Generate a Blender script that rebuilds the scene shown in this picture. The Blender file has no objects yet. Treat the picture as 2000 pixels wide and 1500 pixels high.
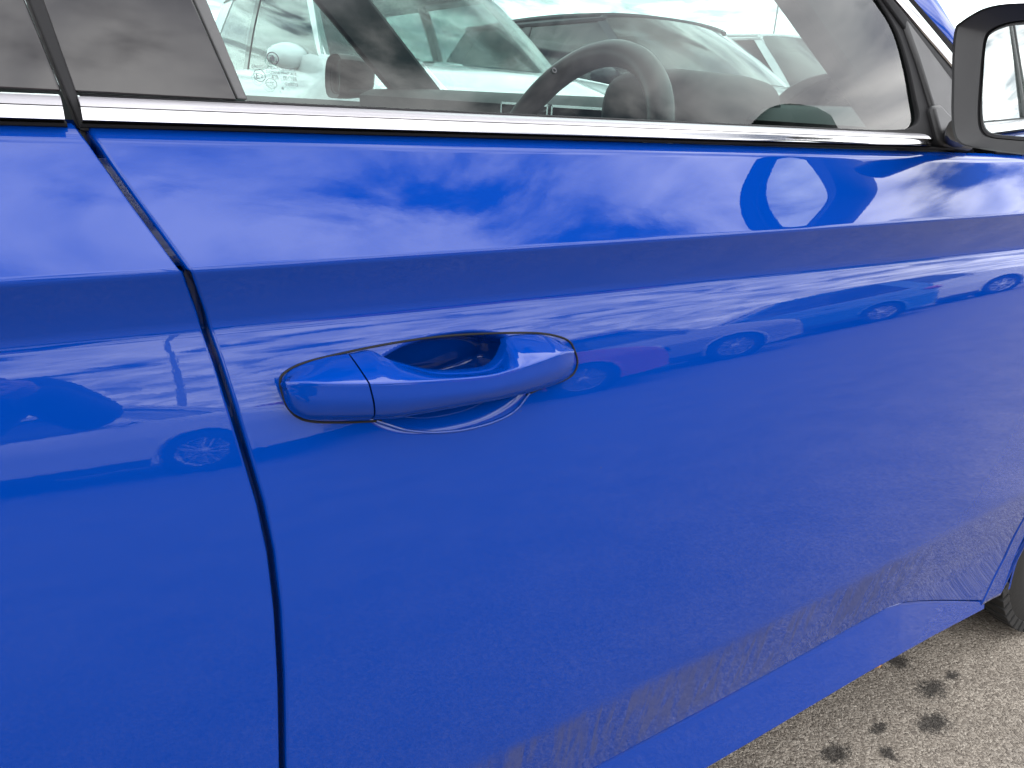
import bpy, bmesh, math, random
import numpy as np
from mathutils import Vector, Matrix
random.seed(7); rng = np.random.RandomState(3)
SC = bpy.context.scene
COL = SC.collection
R_ = math.radians

# ------------------------------------------------------------------ camera
CAMH, CAMD, FPX = 0.978, 0.45, 1500.0
def _basis(vp=(3450., 350.), h1=(900., 195.)):
    P = np.array([vp[0]-1000, 750-vp[1], FPX]); Q = np.array([h1[0]-1000, 750-h1[1], FPX])
    X = P/np.linalg.norm(P); Z = np.cross(P, Q); Z /= np.linalg.norm(Z)
    if Z[1] < 0: Z = -Z
    Y = np.cross(Z, X)
    if Y[2] < 0: Y = -Y
    return np.array([X, Y, Z])
RW = _basis(); CP = np.array([0, -CAMD, CAMH])
cam = bpy.data.cameras.new('camera'); cam.lens = 27.0; cam.sensor_width = 36; cam.clip_start = .01; cam.clip_end = 3000
co = bpy.data.objects.new('camera', cam); COL.objects.link(co)
r, u, f = RW[:, 0], RW[:, 1], RW[:, 2]
M = Matrix(((r[0], u[0], -f[0], CP[0]), (r[1], u[1], -f[1], CP[1]), (r[2], u[2], -f[2], CP[2]), (0, 0, 0, 1)))
co.matrix_world = M
SC.camera = co

# ------------------------------------------------------------------ world: sky with broken cloud, one veiled sun
SUN_EL, SUN_AZ = R_(52), R_(25)          # azimuth measured from +X towards +Y (over the car, ahead)
world = bpy.data.worlds.new('World'); SC.world = world; world.use_nodes = True
nt = world.node_tree; nt.nodes.clear()
def N(nt, typ, **kw):
    n = nt.nodes.new(typ)
    for k, v in kw.items():
        if k == 'inp':
            for a, b in v.items(): n.inputs[a].default_value = b
        else: setattr(n, k, v)
    return n
L = nt.links.new
sky = N(nt, 'ShaderNodeTexSky', sky_type='NISHITA', sun_disc=False, sun_elevation=SUN_EL, sun_rotation=R_(90)-SUN_AZ, altitude=100, air_density=1.0, dust_density=1.2, ozone_density=1.5)
geo = N(nt, 'ShaderNodeTexCoord')
sep = N(nt, 'ShaderNodeSeparateXYZ'); L(geo.outputs['Generated'], sep.inputs[0])
den = N(nt, 'ShaderNodeMath', operation='MAXIMUM', inp={1: 0.0}); L(sep.outputs[2], den.inputs[0])
den2 = N(nt, 'ShaderNodeMath', operation='ADD', inp={1: 0.16}); L(den.outputs[0], den2.inputs[0])
proj = N(nt, 'ShaderNodeVectorMath', operation='DIVIDE'); L(geo.outputs['Generated'], proj.inputs[0])
cmb = N(nt, 'ShaderNodeCombineXYZ', inp={2: 1.0}); L(den2.outputs[0], cmb.inputs[0]); L(den2.outputs[0], cmb.inputs[1]); L(cmb.outputs[0], proj.inputs[1])
mp = N(nt, 'ShaderNodeMapping', inp={'Location': (3.1, 1.7, 0), 'Rotation': (0, 0, R_(20)), 'Scale': (1.0, 1.35, 0)}); L(proj.outputs[0], mp.inputs[0])
n1 = N(nt, 'ShaderNodeTexNoise', inp={'Scale': 2.5, 'Detail': 8.0, 'Roughness': .53, 'Distortion': .45}); L(mp.outputs[0], n1.inputs['Vector'])
cr = N(nt, 'ShaderNodeValToRGB'); cr.color_ramp.elements[0].position = .335; cr.color_ramp.elements[1].position = .51; cr.color_ramp.interpolation = 'EASE'
L(n1.outputs[0], cr.inputs[0])
mp2 = N(nt, 'ShaderNodeMapping', inp={'Location': (8.3, 2.2, 0), 'Scale': (1.0, 1.2, 0)}); L(proj.outputs[0], mp2.inputs[0])
n2 = N(nt, 'ShaderNodeTexNoise', inp={'Scale': 3.6, 'Detail': 7.0, 'Roughness': .5, 'Distortion': .5}); L(mp2.outputs[0], n2.inputs['Vector'])
cr2 = N(nt, 'ShaderNodeValToRGB'); e = cr2.color_ramp.elements
e[0].position = .33; e[0].color = (26, 27, 30, 1); e[1].position = .64; e[1].color = (69, 68.5, 67.8, 1)
L(n2.outputs[0], cr2.inputs[0])
# low sky is veiled by far cloud
hz = N(nt, 'ShaderNodeMapRange', inp={1: 0.02, 2: 0.24, 3: 1.0, 4: 0.0}); L(sep.outputs[2], hz.inputs[0])
cov = N(nt, 'ShaderNodeMath', operation='MAXIMUM'); L(cr.outputs[0], cov.inputs[0]); 
hz2 = N(nt, 'ShaderNodeMath', operation='MULTIPLY', inp={1: .85}); L(hz.outputs[0], hz2.inputs[0]); L(hz2.outputs[0], cov.inputs[1])
mix = N(nt, 'ShaderNodeMix', data_type='RGBA'); L(cov.outputs[0], mix.inputs[0]); L(sky.outputs[0], mix.inputs[6]); L(cr2.outputs[0], mix.inputs[7])
bg = N(nt, 'ShaderNodeBackground', inp={'Strength': .10}); L(mix.outputs[2], bg.inputs[0])
wo = N(nt, 'ShaderNodeOutputWorld'); L(bg.outputs[0], wo.inputs[0])
sl = bpy.data.lights.new('sun', 'SUN'); sl.energy = 0.5; sl.angle = R_(50); sl.color = (1, .95, .88)
so = bpy.data.objects.new('sun', sl); COL.objects.link(so)
sd = Vector((math.cos(SUN_EL)*math.cos(SUN_AZ), math.cos(SUN_EL)*math.sin(SUN_AZ), math.sin(SUN_EL)))
so.rotation_euler = sd.to_track_quat('Z', 'Y').to_euler(); so.location = (0, 0, 30)
SC.view_settings.view_transform = 'Standard'; SC.view_settings.look = 'None'
SC.view_settings.exposure = 0.08; SC.view_settings.gamma = 1; SC.view_settings.use_curve_mapping = False
SC.render.engine = 'CYCLES'
SC.cycles.transparent_max_bounces = 24; SC.cycles.max_bounces = 10; SC.cycles.glossy_bounces = 6

# ------------------------------------------------------------------ materials
MATS = {}
def newmat(name):
    m = bpy.data.materials.new(name); m.use_nodes = True; m.node_tree.nodes.clear(); MATS[name] = m
    return m, m.node_tree
def pbr(name, col, rough=.5, metal=0., coat=0., coat_ior=1.5, spec=.5, bump=0., bscale=200., vary=0., vscale=6., coatrough=.02):
    m, t = newmat(name)
    b = N(t, 'ShaderNodeBsdfPrincipled', inp={'Base Color': (*col, 1), 'Roughness': rough, 'Metallic': metal, 'Coat Weight': coat, 'Coat IOR': coat_ior, 'Coat Roughness': coatrough, 'Specular IOR Level': spec})
    o = N(t, 'ShaderNodeOutputMaterial'); t.links.new(b.outputs[0], o.inputs[0])
    tc = N(t, 'ShaderNodeTexCoord')
    if vary > 0:
        nz = N(t, 'ShaderNodeTexNoise', inp={'Scale': vscale, 'Detail': 5.0}); t.links.new(tc.outputs['Object'], nz.inputs['Vector'])
        mr = N(t, 'ShaderNodeMapRange', inp={3: 1-vary, 4: 1+vary}); t.links.new(nz.outputs[0], mr.inputs[0])
        mx = N(t, 'ShaderNodeVectorMath', operation='SCALE', inp={0: col}); t.links.new(mr.outputs[0], mx.inputs['Scale']); t.links.new(mx.outputs[0], b.inputs['Base Color'])
        mr2 = N(t, 'ShaderNodeMapRange', inp={3: max(0.02, rough*.8), 4: min(1, rough*1.2)}); t.links.new(nz.outputs[0], mr2.inputs[0]); t.links.new(mr2.outputs[0], b.inputs['Roughness'])
    if bump > 0:
        nz = N(t, 'ShaderNodeTexNoise', inp={'Scale': bscale, 'Detail': 3.0}); t.links.new(tc.outputs['Object'], nz.inputs['Vector'])
        bp = N(t, 'ShaderNodeBump', inp={'Strength': bump, 'Distance': .001}); t.links.new(nz.outputs[0], bp.inputs['Height']); t.links.new(bp.outputs[0], b.inputs['Normal'])
    return m

def paint_blue():
    """Blue coachwork: lacquer over solid blue, fine orange peel, road dust on the lower door, a few specks."""
    m, t = newmat('blue_paint'); K = t.links.new
    tc = N(t, 'ShaderNodeTexCoord'); pos = tc.outputs['Object']
    b = N(t, 'ShaderNodeBsdfPrincipled', inp={'Base Color': BLUE, 'Roughness': .5, 'Specular IOR Level': .0, 'Coat Weight': 1.0, 'Coat IOR': COATIOR, 'Coat Roughness': .012})
    pk = N(t, 'ShaderNodeTexNoise', inp={'Scale': 260., 'Detail': 2.0}); K(pos, pk.inputs['Vector'])
    bp = N(t, 'ShaderNodeBump', inp={'Strength': .012, 'Distance': .0005}); K(pk.outputs[0], bp.inputs['Height']); K(bp.outputs[0], b.inputs['Coat Normal'])
    # dust: more towards the sill, thick and streaked on the inward-turned strip
    sp = N(t, 'ShaderNodeSeparateXYZ'); K(pos, sp.inputs[0])
    hgt = N(t, 'ShaderNodeMapRange', inp={1: .74, 2: .42, 3: 0., 4: 1.}); K(sp.outputs[2], hgt.inputs[0])
    fin = N(t, 'ShaderNodeTexNoise', inp={'Scale': 330., 'Detail': 4.0, 'Roughness': .7}); K(pos, fin.inputs['Vector'])
    finr = N(t, 'ShaderNodeMapRange', inp={1: .50, 2: .74, 3: 0., 4: 1.}); K(fin.outputs[0], finr.inputs[0])
    big = N(t, 'ShaderNodeTexNoise', inp={'Scale': 9., 'Detail': 5.0}); K(pos, big.inputs['Vector'])
    bigr = N(t, 'ShaderNodeMapRange', inp={1: .35, 2: .7, 3: .25, 4: 1.}); K(big.outputs[0], bigr.inputs[0])
    fwd = N(t, 'ShaderNodeMapRange', inp={1: .1, 2: 1.2, 3: .45, 4: 1.}); K(sp.outputs[0], fwd.inputs[0])
    d1 = N(t, 'ShaderNodeMath', operation='MULTIPLY'); K(hgt.outputs[0], d1.inputs[0]); K(finr.outputs[0], d1.inputs[1])
    d2 = N(t, 'ShaderNodeMath', operation='MULTIPLY'); K(d1.outputs[0], d2.inputs[0]); K(bigr.outputs[0], d2.inputs[1])
    d3 = N(t, 'ShaderNodeMath', operation='MULTIPLY'); K(d2.outputs[0], d3.inputs[0]); K(fwd.outputs[0], d3.inputs[1])
    d4 = N(t, 'ShaderNodeMath', operation='MULTIPLY', inp={1: .16}); K(d3.outputs[0], d4.inputs[0])
    # streaked strip between the lower crease and the door's edge
    s0 = N(t, 'ShaderNodeMapRange', inp={1: ZE+.004, 2: ZE-.015, 3: 0., 4: 1.}); s0.interpolation_type = 'SMOOTHSTEP'
    wob = N(t, 'ShaderNodeTexNoise', inp={'Scale': 22., 'Detail': 4.0}); K(pos, wob.inputs['Vector'])
    wobm = N(t, 'ShaderNodeMath', operation='MULTIPLY_ADD', inp={1: .028, 2: -.014}); K(wob.outputs[0], wobm.inputs[0])
    zz = N(t, 'ShaderNodeMath', operation='ADD'); K(sp.outputs[2], zz.inputs[0]); K(wobm.outputs[0], zz.inputs[1]); K(zz.outputs[0], s0.inputs[0])
    s1 = N(t, 'ShaderNodeMapRange', inp={1: ZG-.01, 2: ZG+.034, 3: .30, 4: 1.}); s1.interpolation_type = 'SMOOTHSTEP'; K(zz.outputs[0], s1.inputs[0])
    xf = N(t, 'ShaderNodeMapRange', inp={1: .88, 2: 1.10, 3: 1., 4: .06}); xf.interpolation_type = 'SMOOTHSTEP'; K(sp.outputs[0], xf.inputs[0])
    # only the doors' strip
    s2 = N(t, 'ShaderNodeMath', operation='GREATER_THAN', inp={1: ZG-.008}); K(sp.outputs[2], s2.inputs[0])
    stm = N(t, 'ShaderNodeMapping', inp={'Scale': (1., 1., .09), 'Rotation': (0, R_(-14), 0)}); K(pos, stm.inputs[0])
    stw = N(t, 'ShaderNodeTexNoise', inp={'Scale': 62., 'Detail': 5.0, 'Roughness': .6, 'Distortion': .6}); K(stm.outputs[0], stw.inputs['Vector'])
    str_ = N(t, 'ShaderNodeMapRange', inp={1: .42, 2: .58, 3: .08, 4: 1.}); K(stw.outputs[0], str_.inputs[0])
    q1 = N(t, 'ShaderNodeMath', operation='MULTIPLY'); K(s0.outputs[0], q1.inputs[0]); K(s1.outputs[0], q1.inputs[1])
    q2 = N(t, 'ShaderNodeMath', operation='MULTIPLY'); K(q1.outputs[0], q2.inputs[0]); K(xf.outputs[0], q2.inputs[1])
    q3 = N(t, 'ShaderNodeMath', operation='MULTIPLY'); K(q2.outputs[0], q3.inputs[0]); K(str_.outputs[0], q3.inputs[1])
    q4 = N(t, 'ShaderNodeMath', operation='MULTIPLY'); K(q3.outputs[0], q4.inputs[0]); K(s2.outputs[0], q4.inputs[1])
    q5 = N(t, 'ShaderNodeMath', operation='MULTIPLY', inp={1: .56}); K(q4.outputs[0], q5.inputs[0])
    # a few pale specks stuck on the lacquer
    vo = N(t, 'ShaderNodeTexVoronoi', inp={'Scale': 26.}); K(pos, vo.inputs['Vector'])
    vs = N(t, 'ShaderNodeMath', operation='LESS_THAN', inp={1: .024}); K(vo.outputs['Distance'], vs.inputs[0])
    vr = N(t, 'ShaderNodeSeparateXYZ'); K(vo.outputs['Color'], vr.inputs[0])
    vg = N(t, 'ShaderNodeMath', operation='GREATER_THAN', inp={1: .80}); K(vr.outputs[0], vg.inputs[0])
    v2 = N(t, 'ShaderNodeMath', operation='MULTIPLY'); K(vs.outputs[0], v2.inputs[0]); K(vg.outputs[0], v2.inputs[1])
    v3 = N(t, 'ShaderNodeMath', operation='MULTIPLY', inp={1: .45}); K(v2.outputs[0], v3.inputs[0])
    a1 = N(t, 'ShaderNodeMath', operation='MAXIMUM'); K(d4.outputs[0], a1.inputs[0]); K(q5.outputs[0], a1.inputs[1])
    a2 = N(t, 'ShaderNodeMath', operation='MAXIMUM'); K(a1.outputs[0], a2.inputs[0]); K(v3.outputs[0], a2.inputs[1])
    du = N(t, 'ShaderNodeBsdfDiffuse', inp={'Color': (.044, .046, .082, 1), 'Roughness': .8})
    ms = N(t, 'ShaderNodeMixShader'); K(a2.outputs[0], ms.inputs[0]); K(b.outputs[0], ms.inputs[1]); K(du.outputs[0], ms.inputs[2])
    o = N(t, 'ShaderNodeOutputMaterial'); K(ms.outputs[0], o.inputs[0])
    return m

ZE, ZG = .453, .352
BLUE = (.0001, .0245, .184, 1); COATIOR = 1.375

def glassmat(name, tint, f0=.075, veil=0.0, rough=0.0):
    """thin sheet: tinted clear + mirror reflection by angle"""
    m, t = newmat(name); K = t.links.new
    tr = N(t, 'ShaderNodeBsdfTransparent', inp={'Color': (*tint, 1)})
    gl = N(t, 'ShaderNodeBsdfGlossy', inp={'Color': (1, 1, 1, 1), 'Roughness': rough})
    lw = N(t, 'ShaderNodeLayerWeight', inp={'Blend': .5})
    pw = N(t, 'ShaderNodeMath', operation='POWER', inp={1: 4.5}); K(lw.outputs['Facing'], pw.inputs[0])
    mr = N(t, 'ShaderNodeMapRange', inp={3: f0, 4: 1.0}); K(pw.outputs[0], mr.inputs[0])
    ms = N(t, 'ShaderNodeMixShader'); K(mr.outputs[0], ms.inputs[0]); K(tr.outputs[0], ms.inputs[1]); K(gl.outputs[0], ms.inputs[2])
    o = N(t, 'ShaderNodeOutputMaterial'); K(ms.outputs[0], o.inputs[0])
    return m

def asphalt():
    m, t = newmat('asphalt'); K = t.links.new
    tc = N(t, 'ShaderNodeTexCoord'); pos = tc.outputs['Object']
    dm = N(t, 'ShaderNodeTexNoise', inp={'Scale': 60., 'Detail': 2.0}); K(pos, dm.inputs['Vector'])
    dd = N(t, 'ShaderNodeVectorMath', operation='MULTIPLY_ADD', inp={1: (.012, .012, 0), 2: (0, 0, 0)}); K(dm.outputs['Color'], dd.inputs[0]); K(pos, dd.inputs[2])
    v1 = N(t, 'ShaderNodeTexVoronoi', inp={'Scale': 260., 'Randomness': 1.0}); K(dd.outputs[0], v1.inputs['Vector'])
    v2 = N(t, 'ShaderNodeTexVoronoi', inp={'Scale': 560.}); K(dd.outputs[0], v2.inputs['Vector'])
    s1 = N(t, 'ShaderNodeSeparateXYZ'); K(v1.outputs['Color'], s1.inputs[0])
    s2 = N(t, 'ShaderNodeSeparateXYZ'); K(v2.outputs['Color'], s2.inputs[0])
    av = N(t, 'ShaderNodeMath', operation='MULTIPLY_ADD', inp={1: .6, 2: 0.}); K(s1.outputs[0], av.inputs[0])
    av2 = N(t, 'ShaderNodeMath', operation='MULTIPLY_ADD', inp={1: .4}); K(s2.outputs[1], av2.inputs[0]); K(av.outputs[0], av2.inputs[2])
    cr = N(t, 'ShaderNodeValToRGB'); e = cr.color_ramp.elements
    e[0].position = .08; e[0].color = (.075, .062, .05, 1); e[1].position = .93; e[1].color = (.30, .268, .225, 1)
    x = cr.color_ramp.elements.new(.5); x.color = (.165, .142, .115, 1)
    K(av2.outputs[0], cr.inputs[0])
    big = N(t, 'ShaderNodeTexNoise', inp={'Scale': 3.5, 'Detail': 6.0, 'Roughness': .6}); K(pos, big.inputs['Vector'])
    br = N(t, 'ShaderNodeMapRange', inp={1: .3, 2: .7, 3: .78, 4: 1.15}); K(big.outputs[0], br.inputs[0])
    c2 = N(t, 'ShaderNodeVectorMath', operation='SCALE'); K(cr.outputs[0], c2.inputs[0]); K(br.outputs[0], c2.inputs['Scale'])
    # dark oil spots
    acc = None
    wn = N(t, 'ShaderNodeTexNoise', inp={'Scale': 85., 'Detail': 9.0, 'Roughness': .82}); K(pos, wn.inputs['Vector'])
    wm = N(t, 'ShaderNodeMath', operation='MULTIPLY_ADD', inp={1: 4.4, 2: -2.2}); K(wn.outputs[0], wm.inputs[0])
    for (x, y, rx, ry) in SPOTS:
        sb = N(t, 'ShaderNodeVectorMath', operation='SUBTRACT', inp={1: (x, y, 0)}); K(pos, sb.inputs[0])
        sc = N(t, 'ShaderNodeVectorMath', operation='MULTIPLY', inp={1: (1/rx, 1/ry, 0)}); K(sb.outputs[0], sc.inputs[0])
        ln = N(t, 'ShaderNodeVectorMath', operation='LENGTH'); K(sc.outputs[0], ln.inputs[0])
        ad = N(t, 'ShaderNodeMath', operation='ADD'); K(ln.outputs['Value'], ad.inputs[0]); K(wm.outputs[0], ad.inputs[1])
        mr = N(t, 'ShaderNodeMapRange', inp={1: .55, 2: 1.10, 3: 1., 4: 0.}); K(ad.outputs[0], mr.inputs[0])
        if acc is None: acc = mr.outputs[0]
        else:
            mm = N(t, 'ShaderNodeMath', operation='MAXIMUM'); K(acc, mm.inputs[0]); K(mr.outputs[0], mm.inputs[1]); acc = mm.outputs[0]
    sm = N(t, 'ShaderNodeMath', operation='MULTIPLY_ADD', inp={1: -.82, 2: 1.0}); K(acc, sm.inputs[0])
    c3 = N(t, 'ShaderNodeVectorMath', operation='SCALE'); K(c2.outputs[0], c3.inputs[0]); K(sm.outputs[0], c3.inputs['Scale'])
    b = N(t, 'ShaderNodeBsdfPrincipled', inp={'Roughness': .85, 'Specular IOR Level': .3}); K(c3.outputs[0], b.inputs['Base Color'])
    bp = N(t, 'ShaderNodeBump', inp={'Strength': .7, 'Distance': .003}); 
    hh = N(t, 'ShaderNodeMath', operation='SUBTRACT', inp={0: 1.0}); K(v1.outputs['Distance'], hh.inputs[1])
    K(hh.outputs[0], bp.inputs['Height']); K(bp.outputs[0], b.inputs['Normal'])
    o = N(t, 'ShaderNodeOutputMaterial'); K(b.outputs[0], o.inputs[0])
    return m

# ------------------------------------------------------------------ helpers
def ray(x, y):
    v = RW @ np.array([x-1000., 750.-y, FPX]); return v/np.linalg.norm(v)
def onY(x, y, Y0=0.):
    v = ray(x, y); return CP + v*((Y0-CP[1])/v[1])
def onZ(x, y, z=0.):
    v = ray(x, y); return CP + v*((z-CP[2])/v[2])
def onX(x, y, X0):
    v = ray(x, y); return CP + v*((X0-CP[0])/v[0])
def onPlane(x, y, p0, n):
    v = ray(x, y); return CP + v*(np.dot(np.array(p0)-CP, n)/np.dot(v, n))
SPOTS = []
for (px, py, rx, ry) in [(1751, 1289, .034, .03), (1860, 1320, .022, .014), (1820, 1345, .045, .026), (1821, 1413, .050, .028), (1716, 1422, .026, .014), (1632, 1472, .040, .024), (1734, 1471, .020, .018)]:
    p = onZ(px, py); SPOTS.append((float(p[0]), float(p[1]), rx*.86, ry*.86))

def link(name, me, mat, parent=None, smooth=True):
    o = bpy.data.objects.new(name, me); COL.objects.link(o)
    if mat is not None: me.materials.append(MATS[mat])
    if parent is not None: o.parent = parent
    if smooth and len(me.polygons):
        me.polygons.foreach_set('use_smooth', [True]*len(me.polygons))
    return o
def mesh(name, v, f, mat, parent=None, smooth=True, normals=None):
    me = bpy.data.meshes.new(name); me.from_pydata([tuple(map(float, p)) for p in v], [], f); me.update()
    o = link(name, me, mat, parent, smooth)
    if normals is not None: me.normals_split_custom_set_from_vertices([tuple(map(float, n)) for n in normals])
    return o
def autosmooth(o, ang=35):
    me = o.data
    if hasattr(me, 'set_sharp_from_angle'): me.set_sharp_from_angle(angle=R_(ang))
    return o
def empty(name, loc=(0, 0, 0), rz=0., parent=None, **props):
    o = bpy.data.objects.new(name, None); COL.objects.link(o); o.location = loc; o.rotation_euler = (0, 0, rz)
    o.empty_display_size = .2
    if parent is not None: o.parent = parent
    for k, v in props.items(): o[k] = v
    return o
class MB:
    def __init__(s): s.v = []; s.f = []
    def add(s, v, f):
        k = len(s.v); s.v += [tuple(map(float, p)) for p in v]; s.f += [tuple(i+k for i in q) for q in f]; return s
    def box(s, c, d, rot=None):
        x, y, z = np.array(d)/2
        p = np.array([(-x,-y,-z),(x,-y,-z),(x,y,-z),(-x,y,-z),(-x,-y,z),(x,-y,z),(x,y,z),(-x,y,z)])
        if rot is not None: p = p @ np.array(rot).T
        return s.add(p+np.array(c), [(0,3,2,1),(4,5,6,7),(0,1,5,4),(1,2,6,5),(2,3,7,6),(3,0,4,7)])
    def loft(s, rings, closed=True, cap=True):
        n = len(rings[0]); base = len(s.v)
        for r in rings: s.v += [tuple(map(float, p)) for p in r]
        m = n if closed else n-1
        for i in range(len(rings)-1):
            for j in range(m):
                a = base+i*n+j; b = base+i*n+(j+1) % n
                s.f.append((a, b, b+n, a+n))
        if cap and closed:
            s.f.append(tuple(base+j for j in range(n-1, -1, -1))); s.f.append(tuple(base+(len(rings)-1)*n+j for j in range(n)))
        return s
    def tube(s, pts, r, n=10, cap=True):
        pts = [np.array(p, float) for p in pts]; rs = r if hasattr(r, '__len__') else [r]*len(pts); rings = []
        up = np.array([0, 0, 1.])
        for i, p in enumerate(pts):
            t = pts[min(i+1, len(pts)-1)]-pts[max(i-1, 0)]; t /= np.linalg.norm(t)
            a = np.cross(t, up)
            if np.linalg.norm(a) < .05: a = np.cross(t, np.array([1., 0, 0]))
            a /= np.linalg.norm(a); b = np.cross(t, a)
            rings.append([p+rs[i]*(math.cos(q)*a+math.sin(q)*b) for q in np.linspace(0, 2*math.pi, n, endpoint=False)])
        return s.loft(rings, True, cap)
    def lathe(s, prof, axis='y', n=32, c=(0, 0, 0)):
        rings = []
        for q in np.linspace(0, 2*math.pi, n, endpoint=False):
            ring = []
            for (a, rr) in prof:
                if axis == 'y': p = (rr*math.cos(q), a, rr*math.sin(q))
                elif axis == 'z': p = (rr*math.cos(q), rr*math.sin(q), a)
                else: p = (a, rr*math.cos(q), rr*math.sin(q))
                ring.append((p[0]+c[0], p[1]+c[1], p[2]+c[2]))
            rings.append(ring)
        rings.append(rings[0]); return s.loft(rings, False, False)
    def prism(s, poly, d):
        """poly: 3-D outline; d: extrusion vector"""
        n = len(poly); a = [np.array(p, float) for p in poly]; b = [p+np.array(d) for p in a]
        return s.add(a+b, [tuple(range(n-1, -1, -1)), tuple(range(n, 2*n))]+[(i, (i+1) % n, (i+1) % n+n, i+n) for i in range(n)])
    def build(s, name, mat, parent=None, smooth=True, ang=35, bevel=0., seg=2):
        o = mesh(name, s.v, s.f, mat, parent, smooth)
        bm = bmesh.new(); bm.from_mesh(o.data); bmesh.ops.recalc_face_normals(bm, faces=bm.faces); bm.to_mesh(o.data); bm.free()
        if smooth: autosmooth(o, ang)
        if bevel > 0:
            md = o.modifiers.new('bevel', 'BEVEL'); md.width = bevel; md.segments = seg; md.limit_method = 'ANGLE'; md.angle_limit = R_(35)
        return o
def catmull(pts, n=8, closed=False):
    P = [np.array(p, float) for p in pts]; out = []; m = len(P)
    for i in range(m if closed else m-1):
        if closed: a, b, c, d = P[i-1], P[i], P[(i+1) % m], P[(i+2) % m]
        else: a, b, c, d = P[max(i-1, 0)], P[i], P[i+1], P[min(i+2, m-1)]
        for t in np.linspace(0, 1, n, endpoint=False):
            out.append(.5*((2*b)+(-a+c)*t+(2*a-5*b+4*c-d)*t*t+(-a+3*b-3*c+d)*t**3))
    if not closed: out.append(P[-1])
    return out

# material set
pbr('black_rubber', (.007, .007, .008), .7, spec=.2, bump=.1, bscale=700)
pbr('black_plastic', (.011, .011, .012), .45, spec=.4, bump=.12, bscale=1400, vary=.12, vscale=30)
pbr('gloss_black', (.008, .007, .008), .06, spec=.0, coat=1., coat_ior=1.42, vary=.1, coatrough=.02)
pbr('belt_dim_chrome', (.20, .195, .21), .38, coat=.4, vary=.1, vscale=12)
pbr('chrome', (.34, .337, .342), .09, metal=1.0, bump=.03, bscale=120)
pbr('dark_cabin', (.020, .021, .022), .7, bump=.06, bscale=900, vary=.15)
pbr('grey_cabin', (.055, .055, .056), .75, bump=.3, bscale=300, vary=.15)
pbr('headliner', (.36, .35, .33), .9, vary=.08)
pbr('seat_fabric', (.035, .036, .04), .9, bump=.5, bscale=300, vary=.2, vscale=20)
pbr('leather', (.030, .029, .029), .42, spec=.4, bump=.06, bscale=900, vary=.12, vscale=15)
pbr('satin_trim', (.62, .62, .62), .25, metal=1.0)
pbr('tyre', (.010, .0098, .0095), .78, spec=.3, bump=.5, bscale=160, vary=.3, vscale=18)
pbr('alloy', (.55, .55, .56), .3, metal=1.0)
pbr('white_paint', (.78, .79, .80), .3, coat=1., coat_ior=1.55)
pbr('dark_paint', (.016, .020, .028), .35, coat=.6, coat_ior=1.4, spec=.2)
pbr('red_paint', (.42, .012, .03), .3, coat=1., coat_ior=1.55)
pbr('silver_paint', (.42, .43, .45), .32, metal=.6, coat=1., coat_ior=1.55)
pbr('azure_paint', (.02, .16, .42), .3, coat=1., coat_ior=1.55)
pbr('lens_clear', (.55, .57, .6), .08, metal=.4, coat=1.)
pbr('lens_red', (.40, .01, .01), .1, coat=1.)
pbr('mirror_silver', (.80, .86, .84), .012, metal=1.0)
pbr('steel', (.30, .31, .32), .5, metal=.7, vary=.15)
pbr('print_ink', (.045, .05, .055), .8)
pbr('jacket', (.018, .019, .024), .9, bump=.5, bscale=120, vary=.25, vscale=9)
pbr('trousers', (.02, .024, .036), .9, bump=.5, bscale=150, vary=.25, vscale=9)
pbr('skin', (.42, .24, .17), .55, vary=.08, vscale=30)
pbr('hair', (.03, .02, .015), .7, bump=.6, bscale=150)
pbr('phone_body', (.012, .012, .014), .2, coat=1.)
pbr('leaf', (.42, .20, .05), .7, vary=.3, vscale=60)
pbr('screen', (.01, .012, .014), .08, coat=1.)
pbr('foliage', (.045, .075, .03), .8, vary=.5, vscale=4)
pbr('bark', (.10, .08, .06), .9, bump=.6, bscale=20, vary=.3)
pbr('pale_wall', (.55, .53, .50), .85, vary=.08)
pbr('kerb_stone', (.36, .34, .31), .85, vary=.2, vscale=5)
glassmat('side_glass', (.28, .365, .345), .027)
glassmat('screen_glass', (.80, .92, .89), .04)
glassmat('far_glass', (.16, .20, .20), .05)
glassmat('mid_glass', (.40, .48, .47), .05)
glassmat('dark_glass', (.06, .06, .065), .03)
paint_blue(); asphalt()

# ------------------------------------------------------------------ ground
me = bpy.data.meshes.new('asphalt'); S_ = 900
me.from_pydata([(-S_, -S_, 0), (S_, -S_, 0), (S_, S_, 0), (-S_, S_, 0)], [], [(0, 1, 2, 3)]); me.update()
g = link('car_park_ground', me, 'asphalt', None, False); g['kind'] = 'structure'

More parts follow.
